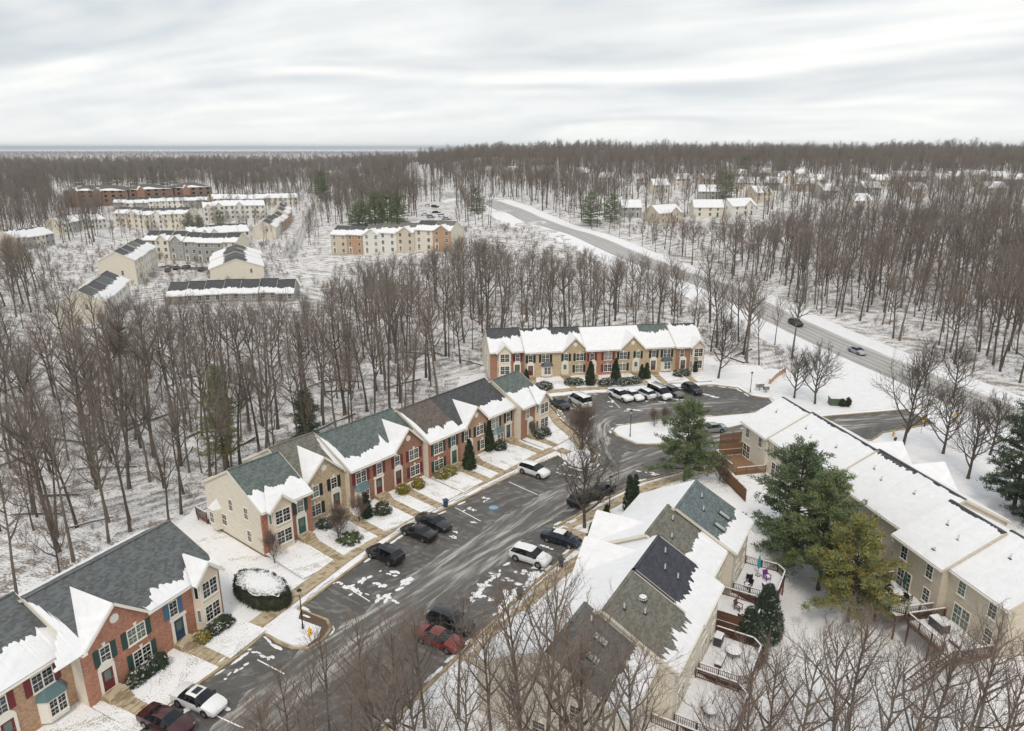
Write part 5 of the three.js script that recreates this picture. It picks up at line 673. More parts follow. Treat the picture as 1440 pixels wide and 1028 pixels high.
  if (o.snow) { const a = st[K.g[1]], b = st[K.g[2]], m = new MB(), nx = 10, nz = 8, P2 = (i, k) => { const X = lerp(a[0] - 0.1, b[0] + 0.1, i / nx), Z = lerp(-a[5] + 0.06, a[5] - 0.06, k / nz), e = (i === 0 || i === nx || k === 0 || k === nz) ? 0 : 0.1 + 0.03 * N2(X * 3, Z * 3); return [X, a[4] - 0.01 + 0.03 + e, Z]; }; for (let i = 0; i < nx; i++) for (let k = 0; k < nz; k++) m.quad(P2(i, k + 1), P2(i + 1, k + 1), P2(i + 1, k), P2(i, k)); mesh('snow_cover', m, 'snow', t); if (o.snow > 1) { const h0 = st[K.g[3]], h1 = st[st.length - 3]; mesh('snow_cover', new MB().slab([[h0[0], h0[4] + 0.09, h0[5] - 0.05], [h1[0], h1[4] + 0.08, h1[5] - 0.05], [h1[0], h1[4] + 0.08, -h1[5] + 0.05], [h0[0], h0[4] + 0.09, -h0[5] + 0.05]], [0, 0.06, 0]), 'snow', t); } }
  if (kind === 'pickup') mesh('cargo_bed', new MB().box(-2.7, 1.1, -0.74, -1.2, 1.135, 0.74), 'plastic', t);
  if (o.roofWin) mesh('sunroof', new MB().box(-0.35, st[5][4] + 0.01, -0.36, 0.25, st[5][4] + 0.035, 0.36), 'carGlass', t);
  if (o.rack) mesh('ladder_rack', new MB().beam([-1.8, 2.4, -0.6], [1.2, 2.4, -0.6], 0.06, 0.06).beam([-1.8, 2.4, 0.6], [1.2, 2.4, 0.6], 0.06, 0.06).beam([-1.5, 2.2, -0.6], [-1.5, 2.4, 0.6], 0.06, 0.06).beam([0.9, 2.2, -0.6], [0.9, 2.4, 0.6], 0.06, 0.06).beam([-1.7, 2.45, -0.2], [1.0, 2.45, -0.2], 0.35, 0.1), 'rim', t);
  return t;
}
car('sedan', 'carWhite', 'white sedan with a sunroof parked before the maroon door', 281, 992, 24, { roofWin: true }); car('sedan', 'carMaroon', 'dark maroon sedan next to the white sedan with a sunroof', 235, 1022, 24);
car('suv', 'carBlack', 'black sport utility vehicle nosed in by the walk of the green-doored end house', 542, 786, 215, { roofWin: true }); car('sedan', 'carBlack', 'black sedan nosed in to the kerb, tail lights to the street', 589, 754, 216); car('sedan', 'carDark', 'dark grey sedan parked nose out beside the black sedan', 610, 740, 36);
car('suv', 'carWhite', 'white car parked nose out before the buff brick houses', 751, 667, 38); car('sedan', 'carNavy', 'dark blue sedan with snow on its roof in the bay opposite', 789, 763, 30, { snow: 1 }); car('suv', 'carWhite', 'white sport utility vehicle thick with snow in the bay opposite', 746, 789, 30, { snow: 2 });
car('suv', 'carDark', 'dark sport utility vehicle behind bare twigs beside the red car', 634, 881, 30); car('sedan', 'carRed', 'red car seen through bare twigs', 618, 905, 30);
car('suv', 'carBlack', 'black car parked along the kerb behind the round-crowned bare tree', 818, 706, -52); car('sedan', 'carBlack', 'black sedan parked along the kerb ahead of another black car', 846, 694, -48);
const farLot = 'cars in the lot of the yellow brick row';
car('sedan', 'carDark', 'dark sedan beside the white passenger van', 787, 572, 62); car('van', 'carWhite', 'white passenger van with dark rear windows', 815, 569, 242); car('pickup', 'carWhite', 'white pickup truck in the far lot', 872, 561, 58, { cat: 'truck' }); car('sedan', 'carWhite', 'white sedan between the pickup and a white sport utility vehicle', 890, 560, 60, { snow: 2 }); car('suv', 'carWhite', 'white sport utility vehicle with red tail lights facing the lamp island', 907, 558, 242); car('van', 'carWhite', 'white work van with a ladder rack', 927, 558, 62, { rack: true }); car('suv', 'carTan', 'grey-green sport utility vehicle beside the work van', 946, 556, 62); car('suv', 'carDark', 'dark sport utility vehicle at the wood end of the far lot', 973, 552, 66);
car('sedan', 'carSilver', 'silver car on the entrance road behind the lone pine', 1000, 607, 168);
{ const p = [72.4, -178.5], q = [76.8, -153.8]; car('suv', 'carBlack', 'black car driving along the main road', 0, 0, 79, { world: p, y: ground(...p) + 0.1, moving: true, cat: 'car' }); car('sedan', 'carSilver', 'silver sedan driving along the main road', 0, 0, 79, { world: q, y: ground(...q) + 0.1, moving: true }); }
[[598, 303], [606, 306], [614, 300], [622, 305], [628, 309], [612, 292], [602, 290]].forEach(([a, b], i) => { const w = GT(a, b); car(i % 2 ? 'suv' : 'sedan', ['carWhite', 'carSilver', 'carDark'][i % 3], 'snow-topped car in the small car park beyond the wood', 0, 0, 20 + i, { world: w, y: ground(...w), group: 'cars in the small car park', snow: 2 }); });
[[236, 382], [248, 379], [283, 381], [300, 384], [262, 378], [318, 382]].forEach(([a, b], i) => { const w = GT(a, b); car('sedan', ['carDark', 'carBlack'][i % 2], 'small far car parked before the blue and white row', 0, 0, 70 + i * 5, { world: w, y: ground(...w) + 0.1, group: 'cars before the blue and white row', snow: 1 }); });

// ---------------------------------------------------------------- lamps, signs, boxes
function lamp(px, py, h, label) {
  const [x, z] = G(px, py, 0.14), t = thing('street_lamp', label, 'street lamp', [x, 0.14, z], 0.4);
  mesh('post', new MB().tube([[0, 0, 0], [0, 0.5, 0], [0, 0.52, 0], [0, h - 0.55, 0]], [0.1, 0.085, 0.06, 0.045], 10), 'metalBlack', t);
  const l = mesh('lantern', new MB().tube([[0, h - 0.55, 0], [0, h - 0.1, 0]], [0.12, 0.2], 6), 'lampGlass', t); mesh('lantern_cap', new MB().tube([[0, h - 0.1, 0], [0, h + 0.12, 0]], [0.27, 0.02], 6), 'metalBlack', l); mesh('lantern_collar', new MB().tube([[0, h - 0.62, 0], [0, h - 0.54, 0]], [0.06, 0.15], 6), 'metalBlack', l);
}
lamp(426, 884, 4.3, 'black street lamp on the hydrant island'); lamp(886, 614, 4.4, 'black street lamp on the snowy island of the far lot'); lamp(857, 714, 4.4, 'black street lamp beside the columnar arborvitae'); lamp(1300, 600, 4.6, 'black street lamp behind the yellow warning sign'); lamp(1055, 552, 4.0, 'black street lamp by the letter boxes');
{ const hyd = (px, py, label) => { const [x, z] = G(px, py, 0.14), t = thing('fire_hydrant', label, 'hydrant', [x, 0.14, z], 0.6); mesh('barrel', new MB().tube([[0, 0, 0], [0, 0.1, 0], [0, 0.11, 0], [0, 0.62, 0], [0, 0.72, 0], [0, 0.82, 0]], [0.2, 0.2, 0.13, 0.13, 0.15, 0.02], 12), 'yellowPaint', t); mesh('outlet', new MB().tube([[-0.26, 0.5, 0], [0.26, 0.5, 0]], [0.07, 0.07], 8).tube([[0, 0.45, 0], [0, 0.45, 0.26]], [0.09, 0.09], 8), 'yellowPaint', t); mesh('cap_nut', new MB().cbox(0, 0.8, 0, 0.07, 0.09, 0.07), 'yellowPaint', t); }; hyd(436, 893, 'yellow fire hydrant on the lamp island'); hyd(1256, 613, 'yellow fire hydrant on the junction lawn'); }
function signText(w, h, draw, bg) { const c = document.createElement('canvas'); c.width = 128; c.height = Math.round(128 * h / w); const g = c.getContext('2d'); g.fillStyle = bg; g.fillRect(0, 0, c.width, c.height); draw(g, c.width, c.height); const t = new THREE.CanvasTexture(c); t.colorSpace = THREE.SRGBColorSpace; return new THREE.MeshStandardMaterial({ map: t, roughness: 0.5 }); }
function signPost(px, py, h, label, faces) { const [x, z] = G(px, py, 0.1), t = thing('road_sign', label, 'sign', [x, 0.1, z], 0.35); mesh('post', new MB().beam([0, -0.1, 0], [0, h, 0], 0.06, 0.06), 'rim', t); for (const [w, hh, y, rot, m] of faces) { const q = mesh('sign_plate', new THREE.BoxGeometry(w, hh, 0.025), m, t); q.position.set(0, y, 0.045); q.rotation.z = rot; } return t; }
signPost(1295, 609, 2.9, 'yellow diamond warning sign on a post at the road junction', [[0.95, 0.95, 2.45, Math.PI / 4, signText(1, 1, (g, w, h) => { g.strokeStyle = '#15130c'; g.lineWidth = 6; g.strokeRect(6, 6, w - 12, h - 12); g.translate(w / 2, h / 2); g.rotate(Math.PI / 4); g.lineWidth = 13; g.beginPath(); g.moveTo(-2, 34); g.lineTo(-2, 2); g.lineTo(22, -14); g.stroke(); g.fillStyle = '#15130c'; g.beginPath(); g.moveTo(34, -24); g.lineTo(6, -24); g.lineTo(26, 4); g.fill(); }, '#f2b21a')]]);
signPost(1341, 600, 2.9, 'orange and blue sign plates on a post past the junction', [[0.7, 0.7, 2.1, Math.PI / 4, M.yellowPaint], [0.6, 0.45, 2.8, 0, M.plasticBlue]]);
{ const [x, z] = G(1257, 630, 0.1), t = thing('letter_box', 'dark post with a round sign back on the junction lawn', 'sign', [x, 0.1, z], 0.3); mesh('post', new MB().beam([0, -0.1, 0], [0, 1.5, 0], 0.09, 0.09), 'bark', t); const q = mesh('sign_plate', new THREE.CylinderGeometry(0.3, 0.3, 0.05, 16), 'ventDark', t); q.rotation.x = Math.PI / 2; q.position.y = 1.5; }
{ const [x, z] = G(1175, 569, 0.1), t = thing('utility_box', 'green metal utility box with snow on its lid', 'utility box', [x, 0.1, z], -0.15); mesh('cabinet', new MB().box(-1.15, 0, -0.8, 1.15, 1.25, 0.8), 'greenBox', t); mesh('lid', new MB().box(-1.22, 1.25, -0.87, 1.22, 1.34, 0.87), 'greenBox', t); mesh('door_seam', new MB().box(-0.02, 0.1, 0.8, 0.02, 1.15, 0.815), 'ventDark', t); mesh('snow_cover', new MB().box(-1.15, 1.34, -0.8, 1.15, 1.42, 0.8), 'snow', t); }
shrubAt(1184, 571, 1.3, 0.45, 'arbor', 'small upright evergreen touching the green utility box'); shrubAt(1192, 571, 1.6, 0.5, 'arbor', 'small upright evergreen farther from the green utility box');
{ const mk = (px, py, w, h, m, label) => { const [x, z] = G(px, py, 0.1), t = thing('letter_box_bank', label, 'mailbox', [x, 0.1, z], 0.2); mesh('box', new MB().box(-w / 2, 0.55, -0.25, w / 2, 0.55 + h, 0.25), m, t); mesh('leg', new MB().box(-0.08, 0, -0.08, 0.08, 0.55, 0.08), 'rim', t); mesh('snow_cover', new MB().box(-w / 2, 0.55 + h, -0.25, w / 2, 0.6 + h, 0.25), 'snow', t); for (let k = 0; k < 4; k++) mesh('box_door', new MB().box(-w / 2 + 0.04 + k * w / 4, 0.6, 0.25, -w / 2 + (k + 1) * w / 4 - 0.03, 0.5 + h, 0.262), 'rim', t); }; mk(1068, 549, 1.6, 0.8, 'sidingTan', 'pale bank of letter boxes at the lot end'); mk(1077, 552, 1.0, 0.7, 'greenBox', 'green bank of letter boxes beside the pale one'); }
{ const a = G(1082, 541), b = G(1092, 531), c = G(1104, 524), t = thing('entrance_wall', 'low curved brown wall by the letter boxes', 'wall', [a[0], 0.1, a[1]]), pts = smooth([a, b, c], 8).map(([x, z]) => [x - a[0], z - a[1]]); for (let i = 0; i < 8; i++) { const m = new MB().beam([pts[i][0], 0.5, pts[i][1]], [pts[i + 1][0], 0.5, pts[i + 1][1]], 0.3, 1.0); mesh('wall_section', m, 'brickBuff', t); mesh('coping', new MB().beam([pts[i][0], 1.05, pts[i][1]], [pts[i + 1][0], 1.05, pts[i + 1][1]], 0.4, 0.09), 'snow', t); } }
function bin(px, py, m, label, y = 0.15, h = 1.05) { const [x, z] = G(px, py, y), t = thing('wheeled_bin', label, 'bin', [x, y, z], 0.6); const s = h / 1.05; mesh('body', new MB().tube([[0, 0.08 * s, 0], [0, 0.92 * s, 0]], [0.30, 0.38], 4), m, t); mesh('lid', new MB().slab([[-0.32, 1.0 * s, 0.36], [0.32, 1.0 * s, 0.36], [0.32, 1.06 * s, -0.32], [-0.32, 1.06 * s, -0.32]], [0, 0.08, 0]), m, t); for (const k of [-1, 1]) { const w = mesh('wheel', cached('binw', () => { const q = new THREE.CylinderGeometry(0.11, 0.11, 0.06, 12); q.rotateZ(Math.PI / 2); return q; }), 'tyre', t); w.position.set(k * 0.24, 0.11, -0.3); } }
bin(627, 713, 'blueBin', 'dark blue wheeled bin standing on the pavement'); bin(789, 797, 'ventDark', 'black bin by the snowed-in white vehicle'); bin(731, 842, 'ventDark', 'black bin by the empty stalls');
// ---------------------------------------------------------------- decks, fences and what stands on them
function deck(R, s, t, w, d, y, label, o = {}) {                     // built out from a back wall; local z points away from the house
  const p = R.at(s, t, y), g = thing('timber_deck', label, 'deck', p, R.turn + Math.PI), m = o.mat || 'deckWood', gr = -(y + 2.7);
  const boards = new THREE.Group(); boards.name = 'floor'; g.add(boards); const nb = Math.round(d / 0.28); for (let k = 0; k < nb; k++) mesh('board', cached(`bd${w}|${m}`, () => new MB().box(-w / 2, -0.05, 0, w / 2, 0, 0.27)), m, boards).position.z = 0.05 + k * 0.28;
  mesh('rim_joist', new MB().box(-w / 2 - 0.04, -0.3, 0, -w / 2, 0, d).box(w / 2, -0.3, 0, w / 2 + 0.04, 0, d).box(-w / 2, -0.3, d, w / 2, 0, d + 0.04), m, g);
  for (const [a, b] of [[-w / 2 + 0.1, d - 0.1], [w / 2 - 0.1, d - 0.1], [0, d - 0.1], [-w / 2 + 0.1, 0.3], [w / 2 - 0.1, 0.3]]) mesh('post', new MB().box(a - 0.07, gr, b - 0.07, a + 0.07, -0.06, b + 0.07), m, g);
  if (o.snow !== false) { const sn = new MB(), N = 14, Q = (i, k) => { const X = lerp(-w / 2, w / 2, i / N), Z = lerp(0.05, d, k / N); return [X, 0.08 + 0.03 * fbm(X + s, Z, 3), Z]; }; for (let i = 0; i < N; i++) for (let k = 0; k < N; k++) if (N2(i * 0.35 + s, k * 0.35) < (o.melt ?? 2)) sn.quad(Q(i, k + 1), Q(i + 1, k + 1), Q(i + 1, k), Q(i, k)); mesh('snow_cover', sn, 'snow', g); }
  const rail = (x0, z0, x1, z1) => { const L = Math.hypot(x1 - x0, z1 - z0), r = mesh('railing', new MB().beam([x0, 1.0, z0], [x1, 1.0, z1], 0.14, 0.05).beam([x0, 0.18, z0], [x1, 0.18, z1], 0.05, 0.07), m, g), b = new MB(), n = Math.round(L / 0.17); for (let k = 1; k < n; k++) { const X = lerp(x0, x1, k / n), Z = lerp(z0, z1, k / n); b.box(X - 0.02, 0.2, Z - 0.02, X + 0.02, 0.98, Z + 0.02); } const bal = mesh('balusters', b, m, r); bal.userData = { kind: 'stuff' }; const np = Math.max(1, Math.round(L / 1.8)); for (let k = 0; k <= np; k++) { const X = lerp(x0, x1, k / np), Z = lerp(z0, z1, k / np); mesh('rail_post', new MB().box(X - 0.055, 0, Z - 0.055, X + 0.055, 1.08, Z + 0.055), m, r); } mesh('snow_cover', new MB().beam([x0, 1.05, z0], [x1, 1.05, z1], 0.13, 0.06), 'snow', r); };
  const cut = o.cut || 0; rail(-w / 2, 0.1, -w / 2, d - cut); if (cut) { rail(-w / 2, d - cut, -w / 2 + cut, d); rail(w / 2 - cut, d, w / 2, d - cut); } rail(-w / 2 + cut, d, w / 2 - cut - (o.stairs ? 1.1 : 0), d); rail(w / 2, 0.1, w / 2, d - cut);
  if (o.screen) mesh('privacy_screen', new MB().box(o.screen * w / 2 - 0.03, 0.1, 0, o.screen * w / 2 + 0.03, 2.0, d * 0.9), m, g);
  if (o.stairs) { const st = new THREE.Group(); st.name = 'stairs'; g.add(st); const x = w / 2 - cut - 0.55, n = Math.round(-gr / 0.19); for (let k = 0; k < n; k++) { const tr = mesh('tread', new MB().box(x - 0.5, -0.19 * (k + 1) - 0.04, d + k * 0.26, x + 0.5, -0.19 * (k + 1), d + 0.28 + k * 0.26), m, st); mesh('snow_cover', new MB().box(x - 0.48, -0.19 * (k + 1), d + k * 0.26 + 0.02, x + 0.48, -0.19 * (k + 1) + 0.05, d + 0.26 + k * 0.26), 'snow', tr); } for (const q of [-0.55, 0.55]) mesh('stair_rail', new MB().beam([x + q, 0.95, d], [x + q, 0.95 - 0.19 * n, d + n * 0.26], 0.07, 0.1).beam([x + q, -0.1, d], [x + q, -0.1 - 0.19 * n, d + n * 0.26], 0.05, 0.24).beam([x + q, 0.9 - 0.19 * n, d + n * 0.26 - 0.05], [x + q, -0.1 - 0.19 * n, d + n * 0.26 - 0.05], 0.09, 0.09), m, st); }
  return g;
}
const dk = 4.3;
deck(B, 1.6, -12.05, 3.6, 2.6, 0.5, 'small raised timber deck behind the cream end wall', {});
deck(D, 3.4, -12.25, 5.8, dk, 0.2, 'timber deck with purple chairs and a closed blue parasol', { cut: 0.9 }); deck(D, 10.2, -11.35, 5.6, dk, 0.1, 'timber deck with two snowy patio chairs', { cut: 0.8, screen: -1 }); deck(D, 16.8, -12.55, 5.8, dk, 0, 'timber deck with a snowy table and low bench', { cut: 0.8 }); deck(D, 23.4, -12.5, 6.0, 4.6, -0.1, 'timber deck with a long snowy lounger before the round-vent house', { cut: 0.9 }); deck(D, 30.0, -10.9, 5.6, dk, -0.2, 'timber deck with a blue barrel', {});
deck(E, 3.4, -12.25, 5.6, 4.2, 0, 'timber deck with a covered dark box and stairs down to the yard', { stairs: true }); deck(E, 9.8, -12.9, 5.6, 4.2, 0.1, 'timber deck with a round table, chairs and closed green parasol', { cut: 1.0 }); deck(E, 16.5, -11.8, 5.4, 3.6, 0.1, 'timber deck half hidden behind the yellowish pine'); deck(E, 42.6, -12.15, 6.2, 4.6, 0.1, 'new orange timber deck with stairs by the brown fence', { mat: 'deckNew', snow: false, stairs: true, screen: -1 });
function chair(R, s, t, y, turn, m, label, group) { const p = R.at(s, t, y), g = thing('patio_chair', label, 'chair', p, R.turn + turn, group); mesh('seat', new MB().box(-0.3, 0.38, -0.3, 0.3, 0.45, 0.3), m, g); mesh('backrest', new MB().slab([[-0.3, 0.45, -0.27], [0.3, 0.45, -0.27], [0.3, 1.0, -0.42], [-0.3, 1.0, -0.42]], [0, 0, 0.06]), m, g); for (const a of [-0.27, 0.27]) { for (const b of [-0.27, 0.27]) mesh('leg', new MB().box(a - 0.025, 0, b - 0.025, a + 0.025, 0.38, b + 0.025), m, g); mesh('armrest', new MB().box(a - 0.04, 0.62, -0.28, a + 0.04, 0.67, 0.3).box(a - 0.025, 0.45, 0.22, a + 0.025, 0.62, 0.28), m, g); } mesh('snow_cover', new MB().box(-0.27, 0.45, -0.22, 0.27, 0.5, 0.28), 'snow', g); }
std('purple', '#6b2f7d', 0.7); std('teal', '#2b93a6', 0.8); std('canvasGreen', '#1f4a35', 0.8);
chair(D, 2.6, -15.0, 0.26, 2.4, 'purple', 'purple patio chair turned to the closed blue parasol'); chair(D, 4.8, -15.4, 0.26, 4, 'purple', 'purple patio chair in the corner of the parasol deck'); chair(D, 5.1, -13.6, 0.26, 1, 'metalBlack', 'dark patio chair near the back wall of the parasol deck'); chair(D, 3.6, -13.4, 0.26, 5, 'metalBlack', 'dark patio chair turned from its twin on the parasol deck');
chair(D, 9.2, -13.6, 0.16, 2.8, 'deckWood', 'brown patio chair under snow facing the spruces'); chair(D, 10.9, -14.4, 0.16, 4.2, 'deckWood', 'brown patio chair under snow with its back to the screen'); chair(D, 11.6, -13.2, 0.16, 3.6, 'deckWood', 'brown patio chair under snow beside the back wall');
function parasol(R, s, t, y, m, label) { const p = R.at(s, t, y), g = thing('parasol', label, 'parasol', p); mesh('pole', new MB().tube([[0, 0, 0], [0, 2.4, 0]], [0.03, 0.03], 8), 'rim', g); mesh('folded_canopy', new MB().tube([[0, 0.9, 0], [0, 1.2, 0], [0, 2.0, 0], [0, 2.5, 0]], [0.1, 0.2, 0.12, 0.02], 9), m, g); mesh('base', new MB().tube([[0, 0, 0], [0, 0.1, 0]], [0.3, 0.25], 12), 'ventDark', g); }
parasol(D, 2.2, -14.0, 0.28, 'teal', 'closed turquoise parasol on the deck with purple chairs'); parasol(E, 10.4, -13.6, 0.18, 'canvasGreen', 'closed dark green parasol by the sliding door');
function table(R, s, t, y, r, label) { const p = R.at(s, t, y), g = thing('patio_table', label, 'table', p); mesh('top', new MB().tube([[0, 0.68, 0], [0, 0.72, 0], [0, 0.721, 0]], [r, r, 0.01], 20), 'metalBlack', g); for (let k = 0; k < 4; k++) { const a = k * 1.57 + 0.4; mesh('leg', new MB().beam([Math.cos(a) * r * 0.75, 0, Math.sin(a) * r * 0.75], [Math.cos(a) * r * 0.6, 0.68, Math.sin(a) * r * 0.6], 0.05, 0.05), 'metalBlack', g); } mesh('snow_cover', new MB().tube([[0, 0.722, 0], [0, 0.8, 0], [0, 0.83, 0]], [r * 0.97, r * 0.85, 0.01], 20), 'snow', g); }
table(E, 9.6, -15.0, 0.18, 0.65, 'round black table with snow on the green parasol deck'); table(D, 16.2, -14.8, 0.08, 0.75, 'round table with a cap of snow on the bench deck'); table(D, 24.3, -14.9, 0, 0.6, 'low round table with snow on the lounger deck');
[[8.6, -15.4, 1.5], [9.9, -16.0, 3.0], [10.7, -15.0, 4.6], [9.0, -14.2, 0.3]].forEach(([s, t, a]) => chair(E, s, t, 0.18, a, 'metalBlack', 'black wire chair round the snowy table on the green parasol deck', 'chairs round the black table'));
{ const long = (R, s, t, y, w, d, h, m, label, cat, name) => { const p = R.at(s, t, y), g = thing(name, label, cat, p, R.turn); mesh('body', new MB().box(-w / 2, 0.12, -d / 2, w / 2, h, d / 2), m, g); for (const a of [-1, 1]) for (const b of [-1, 1]) mesh('foot', new MB().cbox(a * (w / 2 - 0.06), 0, b * (d / 2 - 0.06), 0.08, 0.12, 0.08), m, g); mesh('snow_cover', new MB().slab([[-w / 2, h + 0.09, d / 2], [w / 2, h + 0.09, d / 2], [w / 2, h + 0.07, -d / 2], [-w / 2, h + 0.07, -d / 2]], [0, 0.09, 0]), 'snow', g); };
  long(E, 4.6, -14.4, 0.08, 1.7, 0.9, 0.95, 'ventDark', 'covered dark grill box with a snow lid', 'grill', 'covered_grill'); long(E, 1.9, -14.6, 0.08, 1.8, 0.6, 0.35, 'deckWood', 'low bench under snow beside the sliding door', 'bench', 'low_bench'); long(D, 23.0, -14.4, 0, 1.9, 0.7, 0.38, 'deckWood', 'long lounger under snow', 'lounger', 'lounger'); long(D, 17.6, -14.0, 0.08, 1.8, 0.6, 0.4, 'deckWood', 'low bench under snow on the table deck', 'bench', 'low_bench'); long(D, 15.2, -13.2, 0.08, 1.0, 0.7, 0.95, 'ventDark', 'covered black grill against the back wall', 'grill', 'covered_grill'); }
{ const p = D.at(31.6, -14.6, -0.12), g = thing('barrel', 'bright blue plastic barrel in the deck corner', 'barrel', p); mesh('body', new MB().tube([[0, 0, 0], [0, 0.1, 0], [0, 0.45, 0], [0, 0.8, 0], [0, 0.9, 0]], [0.27, 0.3, 0.33, 0.3, 0.27], 16), 'plasticBlue', g); mesh('lid', new MB().tube([[0, 0.9, 0], [0, 0.94, 0], [0, 0.95, 0]], [0.29, 0.28, 0.01], 16), 'plasticBlue', g); }
{ const p = E.at(9.0, -11.9, 5.2), g = thing('satellite_dish', 'grey satellite dish on the snow roof edge', 'dish', [p[0], 5.35, p[2]], -1.2); const q = mesh('dish', new THREE.SphereGeometry(0.42, 16, 6, 0, 6.283, 0, 0.7), 'carGrey', g); q.rotation.x = 2.3; q.position.set(0, 0.7, 0.2); mesh('arm', new MB().beam([0, 0, 0], [0, 0.6, 0], 0.06, 0.06).beam([0, 0.5, 0], [0, 0.75, 0.45], 0.04, 0.04), 'ventDark', g); }
function fence(pts, h, y, label, m = 'fence') { const t = thing('board_fence', label, 'fence', [pts[0][0], y(pts[0]), pts[0][1]]); for (let i = 0; i < pts.length - 1; i++) { const [a, b] = [pts[i], pts[i + 1]], L = Math.hypot(b[0] - a[0], b[1] - a[1]), n = Math.max(1, Math.round(L / 2.4)); for (let k = 0; k < n; k++) { const p = [lerp(a[0], b[0], k / n), lerp(a[1], b[1], k / n)], q = [lerp(a[0], b[0], (k + 1) / n), lerp(a[1], b[1], (k + 1) / n)], y0 = y(p) - y(pts[0]), o = (r) => [r[0] - pts[0][0], r[1] - pts[0][1]], [px, pz] = o(p), [qx, qz] = o(q); mesh('post', new MB().cbox(px, y0 - 0.3, pz, 0.12, h + 0.5, 0.12), m, t); const nb = 15, pn = mesh('rail', new MB().beam([px, y0 + h * 0.8, pz], [qx, y0 + h * 0.8, qz], 0.04, 0.1).beam([px, y0 + 0.3, pz], [qx, y0 + 0.3, qz], 0.04, 0.1), m, t), bd = new MB(); for (let j = 0; j < nb; j++) { const X = lerp(px, qx, (j + 0.5) / nb), Z = lerp(pz, qz, (j + 0.5) / nb); bd.cbox(X, y0 + 0.05, Z, 0.1, h - 0.02 + 0.06 * hash(j, k), 0.035); } const bo = mesh('boards', bd, m, pn); bo.userData = { kind: 'stuff' }; } } }
fence([G(1002, 655, 0), G(1022, 690, -1), G(1046, 728, -2.2)], 1.8, (p) => ground(...p), 'brown board fence between the lone pine and the new deck'); fence([G(1012, 626, 0), G(1048, 622, 0)], 1.8, () => 0, 'board fence along the entrance road by the new deck');
// ---------------------------------------------------------------- the woods
const polyPx = (list) => list.map(([a, b]) => GT(a, b));
const CLEAR = [
  OPEN,
  polyPx([[455, 372], [455, 318], [640, 316], [645, 368]]), polyPx([[395, 400], [430, 360], [470, 362], [470, 400]]), polyPx([[585, 315], [590, 285], [640, 285], [645, 315]]),
  polyPx([[74, 296], [74, 272], [304, 270], [304, 294]]),
];
const THIN = [polyPx([[880, 325], [880, 288], [1080, 282], [1080, 312]]), polyPx([[0, 545], [0, 470], [150, 468], [230, 470], [150, 520]]), polyPx([[1280, 262], [1290, 246], [1425, 246], [1430, 262]]), polyPx([[360, 256], [360, 238], [540, 238], [550, 262]]), [[36, -156], [44, -138], [60, -128], [70, -150], [66, -190], [44, -170]], polyPx([[1100, 420], [1440, 470], [1440, 560], [1200, 470]])];
const ESTATE = polyPx([[40, 470], [66, 395], [140, 345], [150, 285], [300, 282], [430, 272], [470, 285], [452, 330], [425, 372], [418, 432], [228, 436], [190, 470]]);
const houseSpots = []; scene.children.forEach((o) => { if (/house|apartment/.test(o.name)) houseSpots.push([o.position.x, o.position.z, /apartment/.test(o.name) ? 24 : 10]); });
// how high the crowns of the nearer wood stand against what is behind them
const SKYLINE = [[-100, 300], [60, 325], [130, 392], [250, 402], [430, 398], [475, 372], [520, 345], [600, 338], [680, 325], [760, 335], [860, 352], [960, 350], [1000, 318], [1100, 295], [1200, 280], [1440, 268], [1600, 265]];
const GLADE = polyPx([[630, 470], [640, 340], [720, 305], [1000, 425], [1000, 505]]);
const roadSide = (x, z) => x - main.reduce((b, q) => Math.abs(q[1] - z) < Math.abs(b[1] - z) ? q : b)[0];
const SKY2 = [[600, 250], [680, 254], [800, 258], [860, 268], [920, 292], [1080, 290], [1120, 272], [1440, 266], [1600, 266]];
const spots = [], tr = rng(99);
function scatter(d0, d1, step, keep) {
  for (let d = d0; d < d1; d += step) {
    const half = d * 0.80 + 30;
    for (let x = -half; x < half; x += step) {
      const X = x + (tr() - 0.5) * step * 1.1, Z = -(d + (tr() - 0.5) * step * 1.1), k = tr(), s = tr(), a = tr();
      if (k > keep || !inFrame(X, 20, Z, 90)) continue;
      if (CLEAR.some((P) => inPoly(P, X, Z)) || nearMain(X, Z) < (Z > -190 ? 14 : Z < -470 ? 8 : roadSide(X, Z) < 0 ? (Z > -340 ? 23 : 15) : 11)) continue;
      if (THIN.some((P) => inPoly(P, X, Z)) && a > 0.72) continue; if (inPoly(THIN[1], X, Z) && a > 0.1) continue; if (inPoly(GLADE, X, Z) && a > 0.75) continue; const town = inPoly(ESTATE, X, Z); if (town && a > 0.85) continue;
      const clear = fbm(X / 60 + 3, Z / 60, 3); if (d < 500 && clear > 0.42 && k > 0.25) continue;
      if (houseSpots.some(([u, v, r]) => Math.abs(u - X) < r && Math.abs(v - Z) < r && Math.hypot(u - X, v - Z) < r)) continue;
      const g = ground(X, Z), K = Math.floor(s * 7); let sc = (0.5 + 0.46 * tr()) * (d > 2500 ? 0.75 : d > 300 ? 0.88 : 1);
      let lim; const [u] = project(X, g, Z); lim = (u > 600 && roadSide(X, Z) > 0 ? pw([[600, 262], [800, 275], [900, 300], [1050, 300], [1150, 285], [1440, 268]], u) : pw(SKYLINE, u)) + 26 * tr() - (u < 640 && d > 170 ? 0 : 8);
      if (d < 340 || (u > 640 && d < 600 && k < 0.45)) { if (d >= 340) lim = pw(SKY2, u) - 24 + 22 * tr(); const [, , dep] = project(X, g, Z), top = EYE - (lim - HOR) / F * dep, fit = (top - g) / TALL[K].h; if (fit < (d > 340 ? 0.22 : 0.36)) continue; sc = Math.min(sc, fit); }
      if (town) sc = 0.2 + 0.36 * a;
      spots.push([X, g, Z, K, sc, tr() * 6.28]);
    }
  }
}
